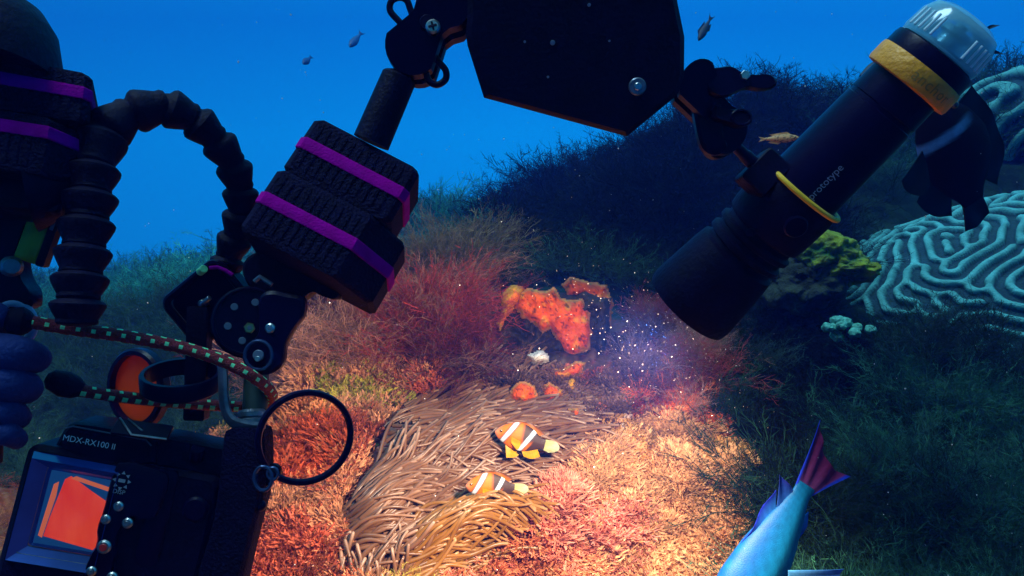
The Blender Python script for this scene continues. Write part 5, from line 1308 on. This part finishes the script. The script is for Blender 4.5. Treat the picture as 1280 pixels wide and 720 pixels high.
# window frame with sloping faces
x0, x1, y0, y1 = -116, -8, -80, 54
ix0, ix1, iy0, iy1 = -90, -14, -54, 36
vs = [H(x0, y0, -2), H(x1, y0, -2), H(x1, y1, -2), H(x0, y1, -2), H(x0 + 5, y0 + 5, 12), H(x1 - 2, y0 + 5, 12), H(x1 - 2, y1 - 5, 12), H(x0 + 5, y1 - 5, 12),
      H(ix0, iy0, -1), H(ix1, iy0, -1), H(ix1, iy1, -1), H(ix0, iy1, -1)]
fs = [(0, 1, 5, 4), (1, 2, 6, 5), (2, 3, 7, 6), (3, 0, 4, 7), (4, 5, 9, 8), (5, 6, 10, 9), (6, 7, 11, 10), (7, 4, 8, 11)]
b_ = MB(); b_.add(vs, fs); wf = b_.build('window_frame', M['bezel'], hs, sharp=20)
b_ = MB(); 
for k_, z_ in ((0, 6), (9, 1)): b_.tube([H(x, y, z_) for x, y in rrect(x0 + 12 + k_, x1 - 5 - k_ * .4, y0 + 13 + k_, y1 - 9 - k_ * .5, 4, 3)], 1.1 * H.k, 6, closed=True)
b_.build('frame_groove', M['blue_alu'], wf)
b_ = MB(); b_.box(H, ix0 - 2, ix1 + 2, iy0 - 2, iy1 + 2, 3, 4.2, 2, bev=0); b_.build('window_glass', M['window_glass'], hs)
b_ = MB(); b_.box(H, ix0, ix1, iy0, iy1, -2, 0, 1, bev=0); sc_ = b_.build('screen', M['screen_teal'], hs)
b_ = MB(); b_.prism(H, [(-80, -44), (-20, -51), (-14, -40), (-14, 8), (-40, 20), (-66, 33), (-72, 28), (-78, -20)], 0.3, .8); b_.build('screen_picture', M['screen_red'], sc_)
b_ = MB(); b_.prism(H, [(-86, -44), (-81, -46), (-77, 6), (-78, 24), (-83, 20)], 0.9, 1.3); b_.build('screen_picture', M['screen_orange'], sc_)
b_ = MB(); b_.prism(H, [(-66, 30), (-15, 22), (-15, 27), (-60, 34)], 0.9, 1.3); b_.build('screen_picture', M['screen_orange'], sc_)
b_ = MB(); b_.prism(H, smooth_poly([(-14, 66), (42, 60), (50, 50), (48, 6), (36, 0), (16, 4), (4, -22), (10, -60), (8, -90), (-24, -92), (-20, -60), (-14, -40), (-20, -22), (-17, 0), (-18, 40)], 1), -2, 10, bev=3); kp = b_.build('key_panel', M['black_gloss'], hs)
for bx_, by_, r_, mm in ((0, 10, 6.0, 'steel'), (-11, -8, 6.0, 'steel'), (15, -8, 6.5, 'steel'), (-5, -41, 8.5, 'steel'), (-12, -72, 6.0, 'steel'), (13, -75, 6.5, 'steel')):
    b_ = MB(); b_.cyl(H(bx_, by_, 8), H(bx_, by_, 14), r_ * H.k, 26, bev=.25); bt = b_.build('button', M[mm], hs)
    b_ = MB(); b_.cyl(H(bx_, by_, 13.5), H(bx_, by_, 15.5), r_ * .55 * H.k, 18, bev=.2); b_.build('button_cap', M['red_btn'] if by_ == -41 else M['blue_alu'], bt)
# ring of printed arrows on the key panel
b_ = MB()
for i in range(8):
    a = i * math.pi / 4; c_ = (-4 + 8.5 * math.cos(a), 41 + 9.5 * math.sin(a)); b_.prism(H, [(c_[0] + 2.6 * math.cos(a + q), c_[1] + 2.6 * math.sin(a + q)) for q in (0, 2.1, 4.2)], 9.9, 10.9)
b_.box(H, -8, 0, 39, 43, 9.9, 10.9, .6, bev=0); b_.build('arrow_marks', M['grey_ink'], kp)
vs, fs = text_mesh('DISP', 7.5); b_ = MB(); b_.add([H(v.x - 4, v.y + 27, 10.8) for v in vs], fs); b_.build('lettering', M['grey_ink'], kp)
vs, fs = text_mesh('MDX-RX100 II', 10.5, spacing=0.98); b_ = MB(); b_.add([H(v.x - 57, v.y + 76, -4.2) for v in vs], fs); b_.build('lettering', M['cyan_ink'], hs)
b_ = MB(); b_.tube([H(x, y, -4) for x, y in ((-88, 88), (-80, 92), (8, 92), (16, 86))], 1.0 * H.k, 6); b_.build('top_trim', M['blue_alu'], hs)
sh = Frame(180, 537, .462, roll=-9, yaw=6, pitch=-55)
b_ = MB(); b_.box(sh, -36, 32, -12, 12, -3, 1, 2, bev=.6); hsh = b_.build('accessory_shoe', M['black_gloss'], hs)
b_ = MB(); b_.tube([sh(-34, 12, 2), sh(-10, -12, 2), sh(32, -12, 2)], 1.3 * sh.k, 6); b_.tube([sh(-24, 12, 2), sh(0, -4, 2)], 1.0 * sh.k, 6); b_.build('shoe_rail', M['steel'], hsh)
b_ = MB(); b_.tube([H(x, y, -12) for x, y in ((52, 40), (92, 50), (110, 30), (112, 0))], 2.6 * H.k, 8); b_.cyl(H(70, 76, -20), H(70, 92, -12), 9 * H.k, 24); b_.cyl(H(100, -40, -16), H(100, -40, -4), 10 * H.k, 28); b_.build('control_knob', M['black_gloss'], hs)
b_ = MB(); b_.prism(H, rrect(30, 58, -60, 62, 10), -10, 3, bev=3); b_.build('latch', M['black_gloss'], hs)
b_ = MB(); b_.cyl(H(88, 20, -14), H(88, 20, 6), 16 * H.k, 32, bev=.2); b_.build('control_dial', M['black_gloss'], hs)
b_ = MB(); b_.tube([H(104, -70 + i * 4, -14 + 3 * math.sin(i * .4)) for i in range(12)], 4 * H.k, 10); b_.build('side_lever', M['purple_trim'], hs)

# ------------------------------------------------------------------ bits at the left edge
lc = empty('arm_clamp', P(10, 300, .45), 'black clamp at the left edge with a white ringed screw', 'clamp', 'ball clamps of the light arms')
b_ = MB(); b_.prism(Frame(12, 320, .45), smooth_poly([(-60, 70), (20, 72), (34, 50), (16, 0), (20, -30), (36, -50), (30, -70), (-60, -66)], 2), -16, 10, bev=4); b_.build('clamp_body', M['black_gloss'], lc)
b_ = MB(); b_.tube([P(34 + 5.5 * math.cos(a), 261 + 4 * math.sin(a), .437) for a in np.linspace(0, 6.283, 25)[:-1]], 1.5 * .437 / F, 8, closed=True); b_.build('screw_ring', M['white_ink'], lc)
b_ = MB(); b_.lathe(P(14, 333, .44), P(15, 333, .432), [(0, 13 * .44 / F), (.5, 13 * .44 / F), (1, 9 * .44 / F)], 26); b_.build('screw', M['blue_alu'], lc)
og_ = Frame(46, 293, .445, roll=-20)
tg = empty('colour_card', og_(0, 0, 0), 'small tilted olive-yellow plate with a black edge at the left edge', 'plate')
b_ = MB(); b_.box(og_, -16, 12, -36, 32, -8, 4, 3); b_.build('plate', M['olive'], tg)
b_ = MB(); b_.box(og_, 13, 24, -36, 32, -9, 6, 3); ed = b_.build('edge_strip', M['black_gloss'], tg)
b_ = MB(); b_.box(og_, 16.5, 21, 12, 22, 6.2, 7.0, .5, bev=0); b_.build('printed_mark', M['grey_ink'], ed)
b_ = MB(); b_.box(og_, -22, -17, -36, 32, -8, 4, 2); b_.build('edge_strip', M['black_gloss'], tg)

# gloved hand holding the grip beyond the left edge
def skin(name, bones, rads, material, parent=None, sub=2):
    bm = bmesh.new(); vs = {}
    for k_, p_ in bones['v'].items(): vs[k_] = bm.verts.new(p_)
    for a, b_ in bones['e']: bm.edges.new((vs[a], vs[b_]))
    me = bpy.data.meshes.new(name); bm.verts.index_update(); order = list(vs.keys()); idxs = {k_: vs[k_].index for k_ in order}; bm.to_mesh(me); bm.free()
    o = bpy.data.objects.new(name, me); COL.objects.link(o)
    md = o.modifiers.new('skin', 'SKIN'); md.use_smooth_shade = True
    sv = me.skin_vertices[0].data if me.skin_vertices else None
    if sv is None:
        bm = bmesh.new(); bm.from_mesh(me); bm.verts.layers.skin.verify(); bm.to_mesh(me); bm.free(); sv = me.skin_vertices[0].data
    for k_ in order: sv[idxs[k_]].radius = (rads[k_], rads[k_] ); 
    sv[0].use_root = True
    ms = o.modifiers.new('subdivision', 'SUBSURF'); ms.levels = sub; ms.render_levels = sub
    bpy.context.view_layer.update()
    ev_ = o.evaluated_get(bpy.context.evaluated_depsgraph_get()); m2 = bpy.data.meshes.new_from_object(ev_)
    vv = [tuple(v.co) for v in m2.vertices]; ff_ = [tuple(p.vertices) for p in m2.polygons]; bpy.data.objects.remove(o); bpy.data.meshes.remove(m2)
    return vv, ff_
hand = MB(); Hd = .435; kk = Hd / F
bones = {'v': {}, 'e': []}; rads = {}
def hv(n, x, y, z, r_): bones['v'][n] = P(x, y, Hd + z); rads[n] = r_ * kk
hv('palm', -75, 475, .02, 42); hv('wrist', -130, 520, .04, 34); hv('arm', -230, 600, .07, 40); hv('palm2', -62, 440, .015, 34); hv('palm3', -64, 505, .015, 34)
bones['e'] += [('palm', 'wrist'), ('wrist', 'arm'), ('palm', 'palm2'), ('palm', 'palm3')]
vv, ff_ = skin('palm', bones, rads, M['glove']); hand.add(vv, ff_)
for y0, L_, r_, dx in ((440, 58, 24, 0), (477, 42, 26, 0), (513, 28, 21, 0), (541, 27, 16, 0)):
    bones = {'v': {}, 'e': []}; rads = {}
    hv('a', -62, y0, .010, r_); hv('b', -25, y0 - 2, -.018, r_ * 1.02); hv('c', L_ * .35, y0, -.020, r_); hv('d', L_ * .80, y0 + 8, -.006, r_ * .84); hv('e', L_ * .74, y0 + 10, .012, r_ * .72)
    bones['e'] = [('a', 'b'), ('b', 'c'), ('c', 'd'), ('d', 'e')]
    vv, ff_ = skin('finger', bones, rads, M['glove']); hand.add(vv, ff_)
bones = {'v': {}, 'e': []}; rads = {}
hv('a', -70, 440, .0, 24); hv('b', -50, 408, -.012, 22); hv('c', -12, 392, -.016, 20); hv('d', 14, 398, -.010, 16)
bones['e'] = [('a', 'b'), ('b', 'c'), ('c', 'd')]
vv, ff_ = skin('thumb', bones, rads, M['glove']); hand.add(vv, ff_)
hd_ = hand.build('person', M['glove'], sharp=None); tag(hd_, 'blue gloved hand with curled fingers reaching in from the left edge', 'person')
b_ = MB(); b_.tube([P(18 + 24 * math.cos(a), 405 + 26 * math.sin(a), .447) for a in np.linspace(-2.6, 1.9, 26)], 5.5 * .447 / F, 12); 
cu = b_.build('cord_ring', M['glove_cuff'], None); tag(cu, 'pale blue rubber ring round the cord end at the left edge', 'ring')
b_ = MB(); b_.cyl(P(-12, 360, .46), P(-20, 580, .47), 20 * .46 / F, 24); hb = b_.build('hand_grip', M['rubber']); tag(hb, 'black grip bar inside the gloved hand at the left edge', 'handle')
